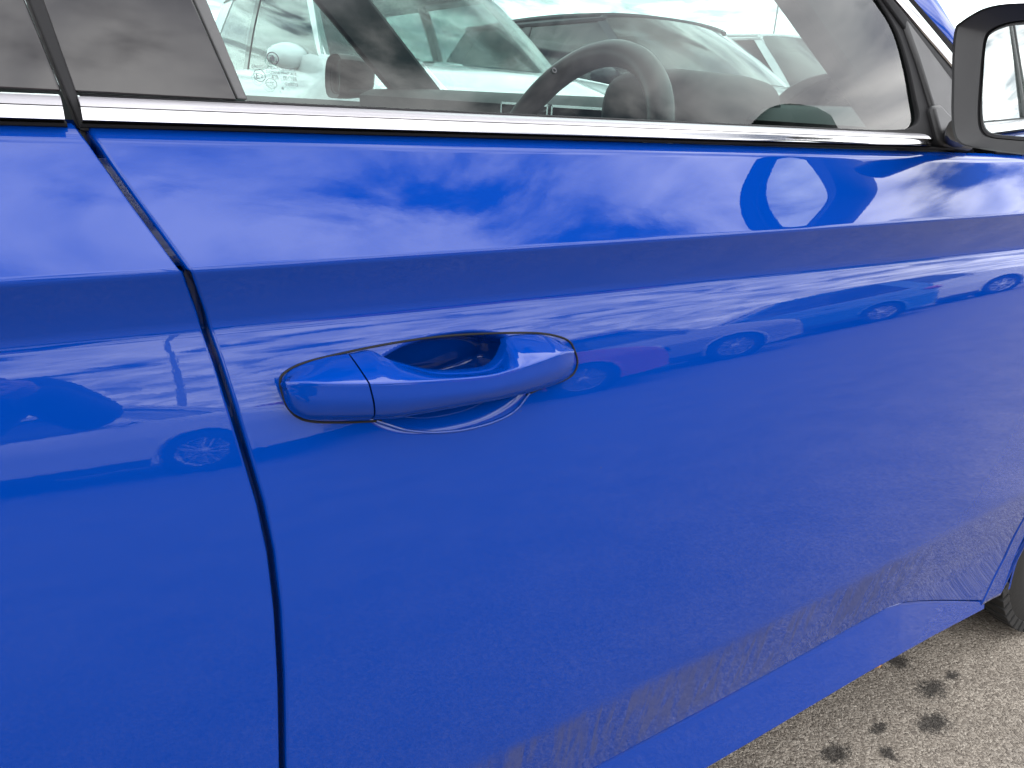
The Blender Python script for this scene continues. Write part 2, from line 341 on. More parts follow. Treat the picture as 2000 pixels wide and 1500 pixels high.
# ------------------------------------------------------------------ the blue car: flank surface
ZA, ZB, ZC, ZD, ZE, ZG, ZH = .9500, .8835, .8415, .764, .453, .352, .290
def zB(X): return .8792+.0096*np.asarray(X)
def mD(X):
    """slope at the height where the ground begins in the reflection"""
    X = np.asarray(X, float); out = np.empty_like(X)
    it = np.nditer([X, out], op_flags=[['readonly'], ['writeonly']])
    for a, b in it:
        v = np.array([float(a), CAMD, ZD-CAMH]); v /= np.linalg.norm(v)
        lo, hi = -.2, .9
        for _ in range(24):
            t = (lo+hi)/2; rz = v[2]*math.cos(2*t)+v[1]*math.sin(2*t)
            if rz < -.115: lo = t
            else: hi = t
        b[...] = math.tan(t)
    return out
_mdx = np.linspace(-1.5, 2.6, 83); _mdv = mD(_mdx)
def knots(X):
    """list of (z, slope) arrays from top to bottom; slope = dy/dz, y grows into the car"""
    X = np.asarray(X, float); o = np.zeros_like(X); b = zB(X); md = np.clip(np.interp(X, _mdx, _mdv), .02, .42)
    K = [(o+ZA+.004, o+2.2), (o+ZA-.001, o+1.1), (o+ZA-.005, o+.56), (b+.030, o+.53), (b+.0022, o+.515), (b-.0022, o-.46), (b-.020, o-.36), (o+ZC+.006, o-.24), (o+ZC-.004, o+.36), (o+ZC-.02, md+.105),
         (o+ZD+.022, md+.032), (o+ZD, md), (o+ZD-.05, md*.82-.012), (o+.60, md*.45-.005), (o+ZE+.03, md*.12-.01), (o+ZE+.007, md*.05-.025), (o+ZE-.007, o-.15), (o+ZG+.012, o-.17), (o+ZG-.03, o-.10), (o+ZG-.10, o-.02)]
    return K
def y_raw(X, z):
    X, z = np.broadcast_arrays(np.asarray(X, float), np.asarray(z, float))
    K = knots(X)
    # integrate slope from zB down/up: y(zB)=0
    def F(zq):                                  # integral from the top knot down to zq (negative direction)
        tot = np.zeros_like(X)
        for i in range(len(K)-1):
            z0, m0 = K[i]; z1, m1 = K[i+1]      # z0>z1
            zc = np.clip(zq, z1, z0); h = z0-z1; s = (z0-zc)
            mm = m0+(m1-m0)*s/h
            tot = tot-(m0+mm)/2*s
        z1, m1 = K[-1]; tot = tot-np.where(zq < z1, (z1-zq)*m1, 0)
        z0, m0 = K[0]; tot = tot+np.where(zq > z0, (zq-z0)*m0, 0)
        return tot
    return F(z)-F(zB(X))
# recess behind the door handle
_rc = onY(872, 742, .006)
RX, RZ, RA, RB, RD = float(_rc[0])+.001, float(_rc[2])+.0008, .0690, .0335, .042
def recess(X, z):
    dx = X-RX; dz = z-RZ-dx*.02
    q = (np.abs(dx)/RA)**2.3+(np.abs(dz)/RB)**2.1
    r = q**.45
    ss = lambda q: np.clip(q, 0, 1)**2*(3-2*np.clip(q, 0, 1))
    up = RD*ss((1.02-r)/.40)*(1-.5*np.clip(dz/RB, -1, 1))
    low = .0115*ss((1.03-r)/.42)+(RD*1.2-.0115)*ss((.80-r)/.50)
    k = ss((dz/RB+.45)/.5); return up*k+low*(1-k)
def S(X, z, rec=True):
    X = np.asarray(X, float); z = np.asarray(z, float)
    y = y_raw(X, z)+.016*(X-.35)**2
    if rec: y = y+recess(X, z)
    return y
def Snorm(X, z, rec=True):
    h = 4e-4
    dx = (S(X+h, z, rec)-S(X-h, z, rec))/(2*h); dz = (S(X, z+h, rec)-S(X, z-h, rec))/(2*h)
    n = np.stack([dx, -np.ones_like(dx), dz], -1); return n/np.linalg.norm(n, axis=-1, keepdims=True)

def curveX(pix, yv):
    """image polyline -> X as a function of z on the flank"""
    pts = sorted([(float(p[2]), float(p[0])) for p in (onY(a, b, c) for (a, b), c in zip(pix, yv))])
    return np.array(pts)
gap_pix = [(157, 243), (205, 312), (262, 392), (318, 468), (366, 534), (394, 612), (425, 705), (455, 800), (482, 890), (510, 985), (530, 1080), (543, 1190), (550, 1320), (553, 1500)]
gp = []
for (a, b) in gap_pix:
    y = .01
    for _ in range(6):
        p = onY(a, b, y); y = float(S(p[0], p[2], False))
    gp.append((float(p[2]), float(p[0])))
gp.sort(); GZ = np.array([q[0] for q in gp]); GX = np.array([q[1] for q in gp])
# smooth the curve a little
def Xgap(z): 
    z = np.asarray(z, float)
    r = np.interp(z, GZ, GX)
    return np.where(z < GZ[0], GX[0], r)
def onS(a, b):
    y = .01
    for _ in range(12):
        p = onY(a, b, y); y = float(S(p[0], p[2], False))
    return p
_f = sorted((float(p[2]), float(p[0])) for p in (onS(2000, 1010), onS(1960, 1090), onS(1920, 1172)))
_sl = min(.16, (_f[-1][1]-_f[0][1])/(_f[-1][0]-_f[0][0]))
FRZ = np.array([_f[0][0]-.05]+[q[0] for q in _f]+[.52, .70, .86, .96]); FRX = np.array([_f[0][1]-.012]+[q[1] for q in _f]+[_f[-1][1]+.02, _f[-1][1]+.03, _f[-1][1]+.02, _f[-1][1]-.01])
_d = sorted((float(p[0]), float(p[2])) for p in (onS(a, b) for a, b in ((1660, 1226), (1700, 1204), (1735, 1186), (1765, 1176), (1800, 1172), (1840, 1171), (1880, 1171), (1920, 1172))))
def Xfront(z):
    z = np.asarray(z, float)
    return np.interp(z, FRZ, FRX)

CAR = empty('parked_car', (0, 0, 0), label='glossy blue car filling the frame, its front door closest, with dusty lower panels', category='car')

def rows(z0, z1, dens):
    """z samples from z0 (top) to z1 with refinement near creases"""
    zs = [z0]; special = [ZA, .8835, ZC, ZE, ZG]
    z = z0
    while z > z1+1e-6:
        d = min(abs(z-s) for s in special)
        z -= max(.0008, min(dens, .0008+d*.22)); zs.append(max(z, z1))
    return np.array(zs)
def panel(name, Xr, Xf, z_top, z_bot_fn, mat, ncol, dens=.0042, lip=(1, 1, 1, 1), rec=True):
    """sheet following the flank between two end curves; edges are folded inwards"""
    zs = rows(z_top, ZG-.01, dens)
    if rec: zs = np.array(sorted(set(zs[(zs > .845) | (zs < .715)]) | set(np.arange(.715, .845, .0011)), reverse=True))
    us = np.concatenate([[0, .001, .0025, .005], np.linspace(.008, .992, ncol), [.995, .9975, .999, 1]])
    if rec: us = np.array(sorted(set(us) | set(np.linspace(.02, .32, 300))))
    v01 = (z_top-zs)/(z_top-(ZG-.01))
    U, V = np.meshgrid(us, v01)
    # first with nominal z, then squeeze the lowest part to the real lower edge
    ZL = ZG-.01; ZK = ZG+.035; Z = z_top-(z_top-ZL)*V
    for _ in range(4):
        X = Xr(Z)+(Xf(Z)-Xr(Z))*U
        zb = z_bot_fn(X)
        w = np.clip((ZK-(z_top-(z_top-ZL)*V))/(ZK-ZL), 0, 1)
        zz = z_top-(z_top-ZL)*V
        Z = np.where(w > 0, ZK+(zb-ZK)*w, zz)
    Y = S(X, Z, rec); n = Snorm(X, Z, rec)
    nr, nc = X.shape
    verts = np.stack([X, Y, Z], -1)
    faces = []
    V_ = list(verts.reshape(-1, 3)); N_ = list(n.reshape(-1, 3))
    for i in range(nr-1):
        for j in range(nc-1):
            a = i*nc+j; faces.append((a, a+nc, a+nc+1, a+1))
    # folded hems
    def hem(idx, out, flip):
        base = len(V_); steps = [(.0006, .0008, .75), (.0016, .0016, .35), (.0022, .004, 0), (.0022, .022, 0)]
        pr = idx
        for (o, d, k) in steps:
            cur = []
            for q in idx:
                p = verts.reshape(-1, 3)[q]; nn = n.reshape(-1, 3)[q]; ov = np.array(out)
                cur.append(len(V_)); V_.append(p+ov*o-nn*d)
                m_ = nn*k+ov*(1-k); N_.append(m_/np.linalg.norm(m_))
            for a in range(len(idx)-1):
                qd = (pr[a], pr[a+1], cur[a+1], cur[a])
                faces.append(qd if not flip else qd[::-1])
            pr = cur
    ar = np.arange(nr*nc).reshape(nr, nc)
    if lip[0]: hem(list(ar[:, 0]), (-1, 0, 0), True)
    if lip[1]: hem(list(ar[:, -1]), (1, 0, 0), False)
    if lip[2]: hem(list(ar[-1, :]), (0, 0, -1), True)
    return mesh(name, V_, faces, mat, CAR, True, N_)

GW = .0041    # half gap
DX = [0.]+[q[0] for q in _d]; DZ = [_d[0][1]]+[q[1] for q in _d]
ZFL = _d[0][1]
door_bot = lambda X: np.interp(X, DX, DZ)
flat_bot = lambda X: np.full_like(np.asarray(X, float), ZFL)
panel('front_door', lambda z: Xgap(z)+GW, lambda z: Xfront(z)-.0030, ZA+.004, door_bot, 'blue_paint', 360)
rear = panel('rear_door', lambda z: np.full_like(np.asarray(z), -1.02), lambda z: Xgap(z)-GW, ZA+.004, flat_bot, 'blue_paint', 110, rec=False)
# jamb behind the gap
zs = np.linspace(.955, .30, 60); v = []; f_ = []
for i, z in enumerate(zs):
    xg = float(Xgap(z)); y = float(S(xg, z, False))
    v += [(xg-.05, y+.019, z), (xg+.05, y+.019, z)]
    if i: f_.append((2*i-2, 2*i, 2*i+1, 2*i-1))
mesh('door_jamb', v, f_, 'blue_paint', CAR)
zs = np.linspace(.955, .20, 40); v = []; f_ = []
for i, z in enumerate(zs):
    xg = float(Xfront(z)); y = float(S(xg, z, False))
    v += [(xg-.03, y+.018, z), (xg+.03, y+.018, z)]
    if i: f_.append((2*i-2, 2*i, 2*i+1, 2*i-1))
mesh('hinge_pillar', v, f_, 'blue_paint', CAR)

# front fender with its wheel arch
WX, WZ, WR = 1.757, .318, .318
FRB = float(FRZ[1])-.004
def fend_bot(X):
    X = np.asarray(X, float); d = np.clip(.357**2-(X-WX)**2, 0, None)
    arch = WZ+np.sqrt(d); lo = WZ-np.sqrt(d); return np.where(np.abs(X-WX) < .357, arch, np.interp(X, [1.2, WX-.357], [FRB, FRB-.012]))
us = np.concatenate([np.linspace(0, .045, 8), np.linspace(.05, .10, 40), np.linspace(.105, 1, 100)]); nv = 130
V_ = []; N_ = []; F_ = []
for i, u_ in enumerate(us):
    for j in range(nv):
        t = j/(nv-1)
        z = ZA-.002-(ZA-.002-.214)*t
        X = float(Xfront(z))+.0030+(2.32-1.285)*u_
        zb = float(fend_bot(X)); z = ZA-.002-(ZA-.002-zb)*t
        X = float(Xfront(z))+.0030+(2.32-1.285)*u_
        V_.append((X, z))
XZ = np.array(V_); Yv = S(XZ[:, 0], XZ[:, 1], False); Nv = Snorm(XZ[:, 0], XZ[:, 1], False)
# flare towards the arch
dist = np.sqrt((XZ[:, 0]-WX)**2+(XZ[:, 1]-WZ)**2); fl = np.clip(1-(dist-.357)/.07, 0, 1)
V3 = np.stack([XZ[:, 0], Yv-.0035*fl**2, XZ[:, 1]], -1)
for i in range(len(us)-1):
    for j in range(nv-1):
        a = i*nv+j; F_.append((a, a+1, a+nv+1, a+nv))
fo = mesh('front_fender', V3, F_, 'blue_paint', CAR)
sm = fo.modifiers.new('solid', 'SOLIDIFY'); sm.thickness = .006; sm.offset = -1 
# arch liner
v = []; f_ = []
for i, q in enumerate(np.linspace(-.1, math.pi-.12, 40)):
    for y in (.018, .34):
        v.append((WX+.366*math.cos(q), y, WZ+.366*math.sin(q)))
    if i: f_.append((2*i-2, 2*i-1, 2*i+1, 2*i))
mesh('arch_liner', v, f_, 'black_plastic', CAR)

# sill
_h = []
for a, b in ((1380, 1500), (1560, 1393), (1640, 1345), (1700, 1310), (1760, 1277), (1820, 1243), (1890, 1206), (1922, 1189)):
    y = -.02
    for _ in range(15):
        p = onY(a, b, y); zt = float(door_bot(p[0]))-.0042; y = float(S(p[0], zt, False))+.003-.23*max(0, zt-p[2])
    _h.append(p)
HX = [float(p[0]) for p in _h]; HY = [float(p[1]) for p in _h]; HZ = [float(p[2]) for p in _h]
def sill_sec(X):
    X = float(X); zt = float(door_bot(np.array(X)))-.0042; y0 = float(S(X, zt, False))+.003
    yb = float(np.interp(X, HX, HY)); zb = float(np.interp(X, HX, HZ)); zb = min(zb, zt-.006); yb = min(yb, y0+.004)
    m = lambda k, o: (X, y0+(yb-y0)*k-o*(zt-zb)*.6, zt+(zb-zt)*k)
    return [(X, y0+.03, zt+.004), (X, y0+.006, zt+.001), (X, y0, zt-.0015), m(.3, .010), m(.62, .014), m(.88, .010), m(.97, .006), m(1., 0), (X, yb+.07, zb-.012), (X, yb+.22, zb-.02)]
xs = np.concatenate([np.linspace(-1.6, .88, 24), np.linspace(.9, HX[-1], 50)])
rings = []
for x in xs:
    s_ = sill_sec(x); c = catmull(s_[1:8], 4); rings.append([s_[0]]+c+s_[8:])
mb = MB(); mb.loft(rings, False, False); mb.build('sill_panel', 'blue_paint', CAR, ang=50)
# thin bright rolled edge along the underside of the front door: door bottom seal
mb = MB(); mb.tube([(x, float(S(x, float(door_bot(np.array(x))), False))+.0035, float(door_bot(np.array(x)))-.0018) for x in np.linspace(.13, 1.27, 90)], .0011, 6); mb.build('door_edge_seal', 'black_rubber', CAR)
# folded lip of the wheel arch
rr_ = []
for q in np.linspace(math.pi*1.10, math.pi*.0, 60):
    c_, s2 = math.cos(q), math.sin(q); e_ = np.array((WX+.3565*c_, 0, WZ+.3565*s2)); y_ = float(S(e_[0], e_[2], False))-.0040
    rr_.append([(e_[0], y_, e_[2]), (e_[0]-.004*c_, y_-.001, e_[2]-.004*s2), (e_[0]-.016*c_, y_+.004, e_[2]-.016*s2), (e_[0]-.017*c_, y_+.030, e_[2]-.017*s2)])
mb = MB(); mb.loft(rr_, False, False); mb.build('arch_lip', 'blue_paint', CAR, ang=30)

# ------------------------------------------------------------------ belt line, glass plane, pillar covers
ZS = .955
GT = R_(24)                                     # glass lean
gy0 = .052                                      # glass at height ZS
GN = np.array([0, -math.cos(GT), math.sin(GT)])
def gpl(px, py, off=0.):                        # pixel -> glass plane (off: outward)
    return onPlane(px, py, np.array([0, gy0, ZS])+GN*off, GN)
def gy(z, off=0.): return gy0+math.tan(GT)*(z-ZS)-off/math.cos(GT)
# belt moulding: sections in (y,z)
def trim(name, x0, x1, mat, sec, n=40, cap=True, taper=None):
    rings = []
    for i, x in enumerate(np.linspace(x0, x1, n)):
        k = 1.
        yo = .016*(x-.35)**2
        pts = [(x, y+yo+.016, z) for (y, z) in sec]
        pts = [(a, b, c-.0030+.005*(x-.2)) for a, b, c in pts]
        if taper and x > taper:
            q = (x-taper)/(x1-taper); zc = .961; pts = [(x, y+.010*q*q, zc+(z-zc)*(1-.35*q**3)) for (_, y, z) in pts]
        rings.append(pts)
    mb = MB(); mb.loft(rings); return mb.build(name, mat, CAR, ang=40)
yS = float(S(.3, ZA+.004, False))
secC = catmull([(.034, .9575), (.027, .9580), (.020, .9600), (.0180, .9605), (.0196, .9630), (.0218, .9662), (.0240, .9678), (.0282, .9684), (.0312, .9690), (.0348, .9694), (.042, .972)], 3)
secC = [(p[0], p[1]) for p in secC]+[(.046, .9575)]
BX = float(onY(150, 240, .02)[0])
trim('belt_moulding', BX+.0042, .862, 'chrome', secC, 60, taper=.80)
trim('belt_moulding', -1.02, BX-.0042, 'chrome', secC, 20)
secL = [(.0222, .9672), (.0243, .9690), (.0262, .9702), (.0290, .9711), (.0350, .9719), (.044, .9721), (.044, .9660), (.030, .9660)]  # moulding's upper facet, coloured grey to imitate the chrome's darker reflection
trim('belt_ledge', BX+.0042, .845, 'belt_dim_chrome', secL, 40)
trim('belt_ledge', -1.02, BX-.0042, 'belt_dim_chrome', secL, 20)
secR = [(.040, .9560), (.0262, .9560), (.0245, .9566), (.0238, .9582), (.032, .9590), (.040, .9585)]
trim('belt_seal', BX+.003, .90, 'black_rubber', secR, 40)
trim('belt_seal', -1.02, BX-.003, 'black_rubber', secR, 10)
secU = [(.0352, .9714), (.0350, .9724), (.0364, .9732), (.046, .9732), (.046, .9714)]
trim('glass_seal', BX+.006, .83, 'black_rubber', secU, 30)

ZR = 1.40                                       # cant rail height
def edge(p, q):                                 # line through two pixels on the glass plane, returned as X(z)
    a, b = gpl(*p), gpl(*q); k = (b[0]-a[0])/(b[2]-a[2])
    return lambda z: a[0]+k*(z-a[2])
eL = edge((80, 0), (146, 187)); eR = edge((372, 0), (456, 191)); eG = edge((401, 0), (482, 196))
eB = edge((47, 0), (120, 182)); 
def gstrip(name, x_lo, x_hi, z0, z1, mat, off, thick=.006, n=8, bevel=.0012):
    rings = []
    for z in np.linspace(z0, z1, n):
        a, b = x_lo(z), x_hi(z); y = gy(z, off); y2 = gy(z, off-thick)
        rings.append([(a, y, z), (b, y, z), (b, y2, z), (a, y2, z)])
    mb = MB(); mb.loft(rings); return mb.build(name, mat, CAR, smooth=True, ang=30, bevel=bevel)
gstrip('pillar_cover', eL, eR, .9700, ZR, 'gloss_black', .006)
gstrip('pillar_cover', lambda z: eB(z)-.20+0*z, eB, .9700, ZR, 'gloss_black', .006)
gstrip('pillar_seal', lambda z: eB(z)+.0015, lambda z: eL(z)+.0010, .9505, ZR, 'black_rubber', .0064, .026)
gstrip('window_channel', lambda z: eR(z)+.0008, eG, .9705, ZR, 'grey_cabin', .0035, .008)
# sheet of the front window (slightly bowed)
pxs = [(1715, 0), (1752, 62), (1774, 130), (1788, 190), (1795, 228)]
front_edge = [gpl(*p) for p in pxs]
fe_z = [p[2] for p in front_edge][::-1]; fe_x = [p[0] for p in front_edge][::-1]
apx = edge((1665, -60), (1715, 0))
def Xgf(z):
    if z <= fe_z[-1]: return float(np.interp(z, fe_z, fe_x))
    return fe_x[-1]+(apx(z)-apx(fe_z[-1]))
rows_ = []; nx = 24
for z in np.linspace(.962, ZR, 26):
    x0 = float(eG(z))-.012; x1 = max(Xgf(z)+.03, x0+.02)
    rows_.append([(x, gy(z)+.012*((x-.45)**2)-.004*math.sin((z-.962)/(ZR-.962)*math.pi), z) for x in np.linspace(x0, x1, nx)])
mb = MB(); mb.loft(rows_, False, False); WIN = mb.build('front_window', 'side_glass', CAR)
# rear door window, dark tint
rows_ = [[(x, gy(z), z) for x in np.linspace(-1.0, float(eB(z))-.19, 8)] for z in np.linspace(.962, ZR, 10)]
mb = MB(); mb.loft(rows_, False, False); mb.build('rear_window', 'dark_glass', CAR)

# front window frame: black seal that turns round the lower front corner
mbp = [(1716, -2), (1753, 62), (1775, 130), (1788, 188), (1795, 222), (1793, 238), (1784, 246), (1765, 252), (1700, 253)]
inner = [gpl(*p, .004) for p in mbp]
outp = [(1745, -2), (1772, 50), (1796, 120), (1815, 190), (1832, 240), (1838, 262), (1836, 270), (1815, 272), (1700, 270)]
outer = [gpl(*p, .004) for p in outp]
i2 = catmull(inner, 4); o2 = catmull(outer, 4)
dirv = (gpl(1715, 0, .004)-gpl(1752, 62, .004)); ext = i2[0]+dirv*(ZR-i2[0][2])/dirv[2]; ext2 = o2[0]+dirv*(ZR-o2[0][2])/dirv[2]
i2 = [ext]+i2; o2 = [ext2]+o2
mb = MB(); mb.loft([[a, b, b-GN*.012, a-GN*.012] for a, b in zip(i2, o2)]); mb.build('window_frame_seal', 'black_rubber', CAR, bevel=.0015)
# sail panel that carries the mirror
sail = [(1764, 22), (1806, 78), (1870, 165), (1885, 285), (1838, 268), (1822, 205), (1795, 118), (1770, 48)]
P = [gpl(*p, .009) for p in sail]
mb = MB(); mb.prism(P, -GN*.012); mb.build('sail_panel', 'black_plastic', CAR, bevel=.004, seg=3)
ridge = [(1768, 36), (1800, 100), (1826, 160), (1842, 205), (1856, 222), (1880, 226)]
# lower mirror foot
foot = [(1822, 205), (1838, 268), (1845, 284), (1905, 292), (1905, 225), (1858, 222), (1838, 200)]
P = [gpl(*p, .012) for p in foot]
mb = MB(); mb.prism(P, -GN*.016); mb.build('mirror_foot', 'black_plastic', CAR, bevel=.005, seg=3)
# A-pillar strips, outer line by line: seal, bright strip, groove, blue pillar
def pstrip(name, a0, a1, b0, b1, off, th, mat, bevel=.0012):
    """a: pixel pair of the inner line, b: of the outer line; continued up to the rail and down to the cowl"""
    def line(p, q, o):
        P, Q = gpl(*p, o), gpl(*q, o); d = (P-Q); return P+d*((1.38-P[2])/d[2]), Q-d*((Q[2]-.955)/d[2])
    A0, A1 = line(a0, a1, off); B0, B1 = line(b0, b1, off)
    rings = []
    for t in np.linspace(0, 1, 12):
        a = A0+(A1-A0)*t; b = B0+(B1-B0)*t
        m = (a+b)/2+GN*.0025
        rings.append([a, m, b, b-GN*th, a-GN*th])
    mb = MB(); mb.loft(rings); return mb.build(name, mat, CAR, ang=30, bevel=bevel)
pstrip('pillar_strip_seal', (1728, 0), (1838, 150), (1747, 0), (1856, 128), .007, .02, 'black_rubber')
pstrip('pillar_strip', (1748, 0), (1857, 126), (1775, 0), (1862, 105), .010, .02, 'chrome')
pstrip('roof_groove', (1775, 0), (1862, 104), (1784, 0), (1862, 88), .004, .03, 'black_rubber')
pstrip('windscreen_pillar', (1784, 0), (1862, 87), (1832, 0), (1864, 52), .006, .07, 'blue_paint', .006)

# ------------------------------------------------------------------ door handle
HND = empty('door_handle', (0, 0, 0), parent=CAR)
def hs(px, py, y):
    p = onY(px, py, y); return float(p[0]), float(p[2])
def fn(pix, y):
    q = sorted(hs(a, b, y(a) if callable(y) else y) for a, b in pix); xs_ = np.array([k[0] for k in q]); zs_ = np.array([k[1] for k in q])
    from_c = catmull([(a, b) for a, b in zip(xs_, zs_)], 8); cx = np.array([k[0] for k in from_c]); cz = np.array([k[1] for k in from_c])
    return lambda X: float(np.interp(X, cx, cz)), xs_[0], xs_[-1]
# outlines (pixels) at their own depth
YT = lambda a: float(np.interp(a, [553, 700, 780, 960, 1010, 1124], [.003, .002, -.008, -.010, -.002, -.001])); YM = lambda a: float(np.interp(a, [553, 600, 700, 850, 1040, 1100, 1124], [-.006, -.015, -.022, -.026, -.022, -.015, -.007])); YBt = lambda a: float(np.interp(a, [553, 620, 900, 1124], [-.002, -.008, -.011, -.004]))
topf, _, _ = fn([(553, 746), (557, 735), (575, 721), (620, 706), (660, 697), (700, 692), (735, 690), (760, 702), (790, 714), (860, 729), (950, 725), (978, 706), (995, 672), (1008, 661), (1060, 658), (1095, 667), (1112, 682), (1120, 696), (1124, 709)], YT)
top_low, _, _ = fn([(553, 738), (575, 722), (620, 706), (700, 694), (860, 729), (950, 725), (1060, 700), (1122, 712)], YT)
rdgf, rx0, rx1 = fn([(556, 747), (600, 750), (650, 751), (735, 750), (850, 744), (950, 734), (1000, 722), (1060, 704), (1100, 690), (1118, 688)], YM)
botf, _, _ = fn([(553, 758), (557, 782), (566, 800), (583, 813), (612, 820), (735, 818), (800, 808), (900, 791), (1000, 770), (1060, 754), (1100, 740), (1117, 728), (1124, 716)], YBt)
xa = hs(556, 745, -.008)[0]; xb = hs(1124, 706, -.012)[0]; xsplit_pix = hs(722, 750, -.024)[0]
def ring_h(X, key=False):
    t = (X-xa)/(xb-xa); t = min(max(t, 0), 1)
    e1 = math.sqrt(max(0, 1-(1-t/.10)**2)) if t < .10 else 1.; e2 = math.sqrt(max(0, 1-(1-(1-t)/.10)**2)) if t > .90 else 1.; e = max(.02, e1*e2)
    yo = .016*(X-.35)**2
    bow = math.sin(math.pi*min(max((t*.94+.04), 0), 1))**.7
    yr = -.0085-.0205*bow*(.35+.65*e)
    zt, zr, zb = topf(X), rdgf(X), botf(X)
    zm = (zt+zb)/2
    zr = max(zr, zb+.3*(zt-zb))
    yt = float(S(X, zt, False))-.002-.010*bow*e*(0.25 if zt > .815 else .85); yb = float(S(X, zb, False))-.004-.0075*bow*e
    pts = [(yt+.010, zt-.0005), (yt+.002, zt+.0002), (yt-.0015, zt-.0006), ((yt*.45+yr*.55), zt*.45+zr*.55+.0012), (yr+.0012, zr+.0016), (yr, zr), (yr-.0002, zr-.0025), (yr*.94+yb*.06-.0010, zr*.58+zb*.42), (yr*.62+yb*.38-.0006, zr*.24+zb*.76), (yb-.0016, zb+.0020), (yb, zb+.0004), (yb+.004, zb-.0004), (yb+.010, zb+.001)]
    return [(X, p[1]+yo, p[2]) for p in catmull([(0, a, b) for a, b in pts], 4)]
def part_h(name, x0, x1, n, slant=0.):
    rings = []
    for i, q in enumerate(np.linspace(0, 1, n)):
        k = q**2 if x0 == xa else 1-(1-q)**2
        rings.append(ring_h(x0+(x1-x0)*k))
    mb = MB(); mb.loft(rings); return mb
def skew(mb, xc, amount):
    # lean the split so that it runs like the real joint
    return mb
gA = part_h('lock_cap', xa, xsplit_pix-.0006, 40).build('lock_cap', 'blue_paint', HND, ang=60)
gB = part_h('grip', xsplit_pix+.0006, xb, 110).build('grip', 'blue_paint', HND, ang=60)
# lean the joint between cap and grip: shear both ends along x with height
for o in (gA, gB):
    for vtx in o.data.vertices:
        w = max(0, 1-abs(vtx.co.x-xsplit_pix)/.045)
        vtx.co.x += -w*(vtx.co.z-(rdgf(xsplit_pix)))*.22
# rubber seal round the handle base; its upper run paints in the shadow gap
gas = [(547, 745), (556, 728), (590, 710), (650, 694), (740, 675), (820, 662), (900, 654), (1000, 650), (1065, 652), (1108, 664), (1122, 684), (1128, 708), (1120, 730), (1098, 744), (1060, 757), (1028, 772)]
gas2 = [(552, 770), (562, 795), (582, 815), (615, 824), (680, 825), (745, 822)]
def gasp(L_): 
    out = []
    for a, b in L_:
        y = .0
        for _ in range(6):
            p = onY(a, b, y); y = float(S(p[0], p[2], False))-.0004
        out.append(p)
    return out
line = catmull(gasp(gas[::-1]+gas2), 6)
mb = MB(); mb.tube(line, .0008, 8); mb.build('gasket_shade_line', 'black_rubber', HND)
# polished lip of the cup under the grip
lip = gasp([(735, 822), (760, 830), (790, 839), (820, 843), (855, 844), (900, 840), (945, 830), (985, 815), (1010, 798), (1026, 778), (1034, 768)])
mb = MB(); mb.tube(catmull(lip, 6), .0011, 8); mb.build('cup_rim', 'blue_paint', HND)

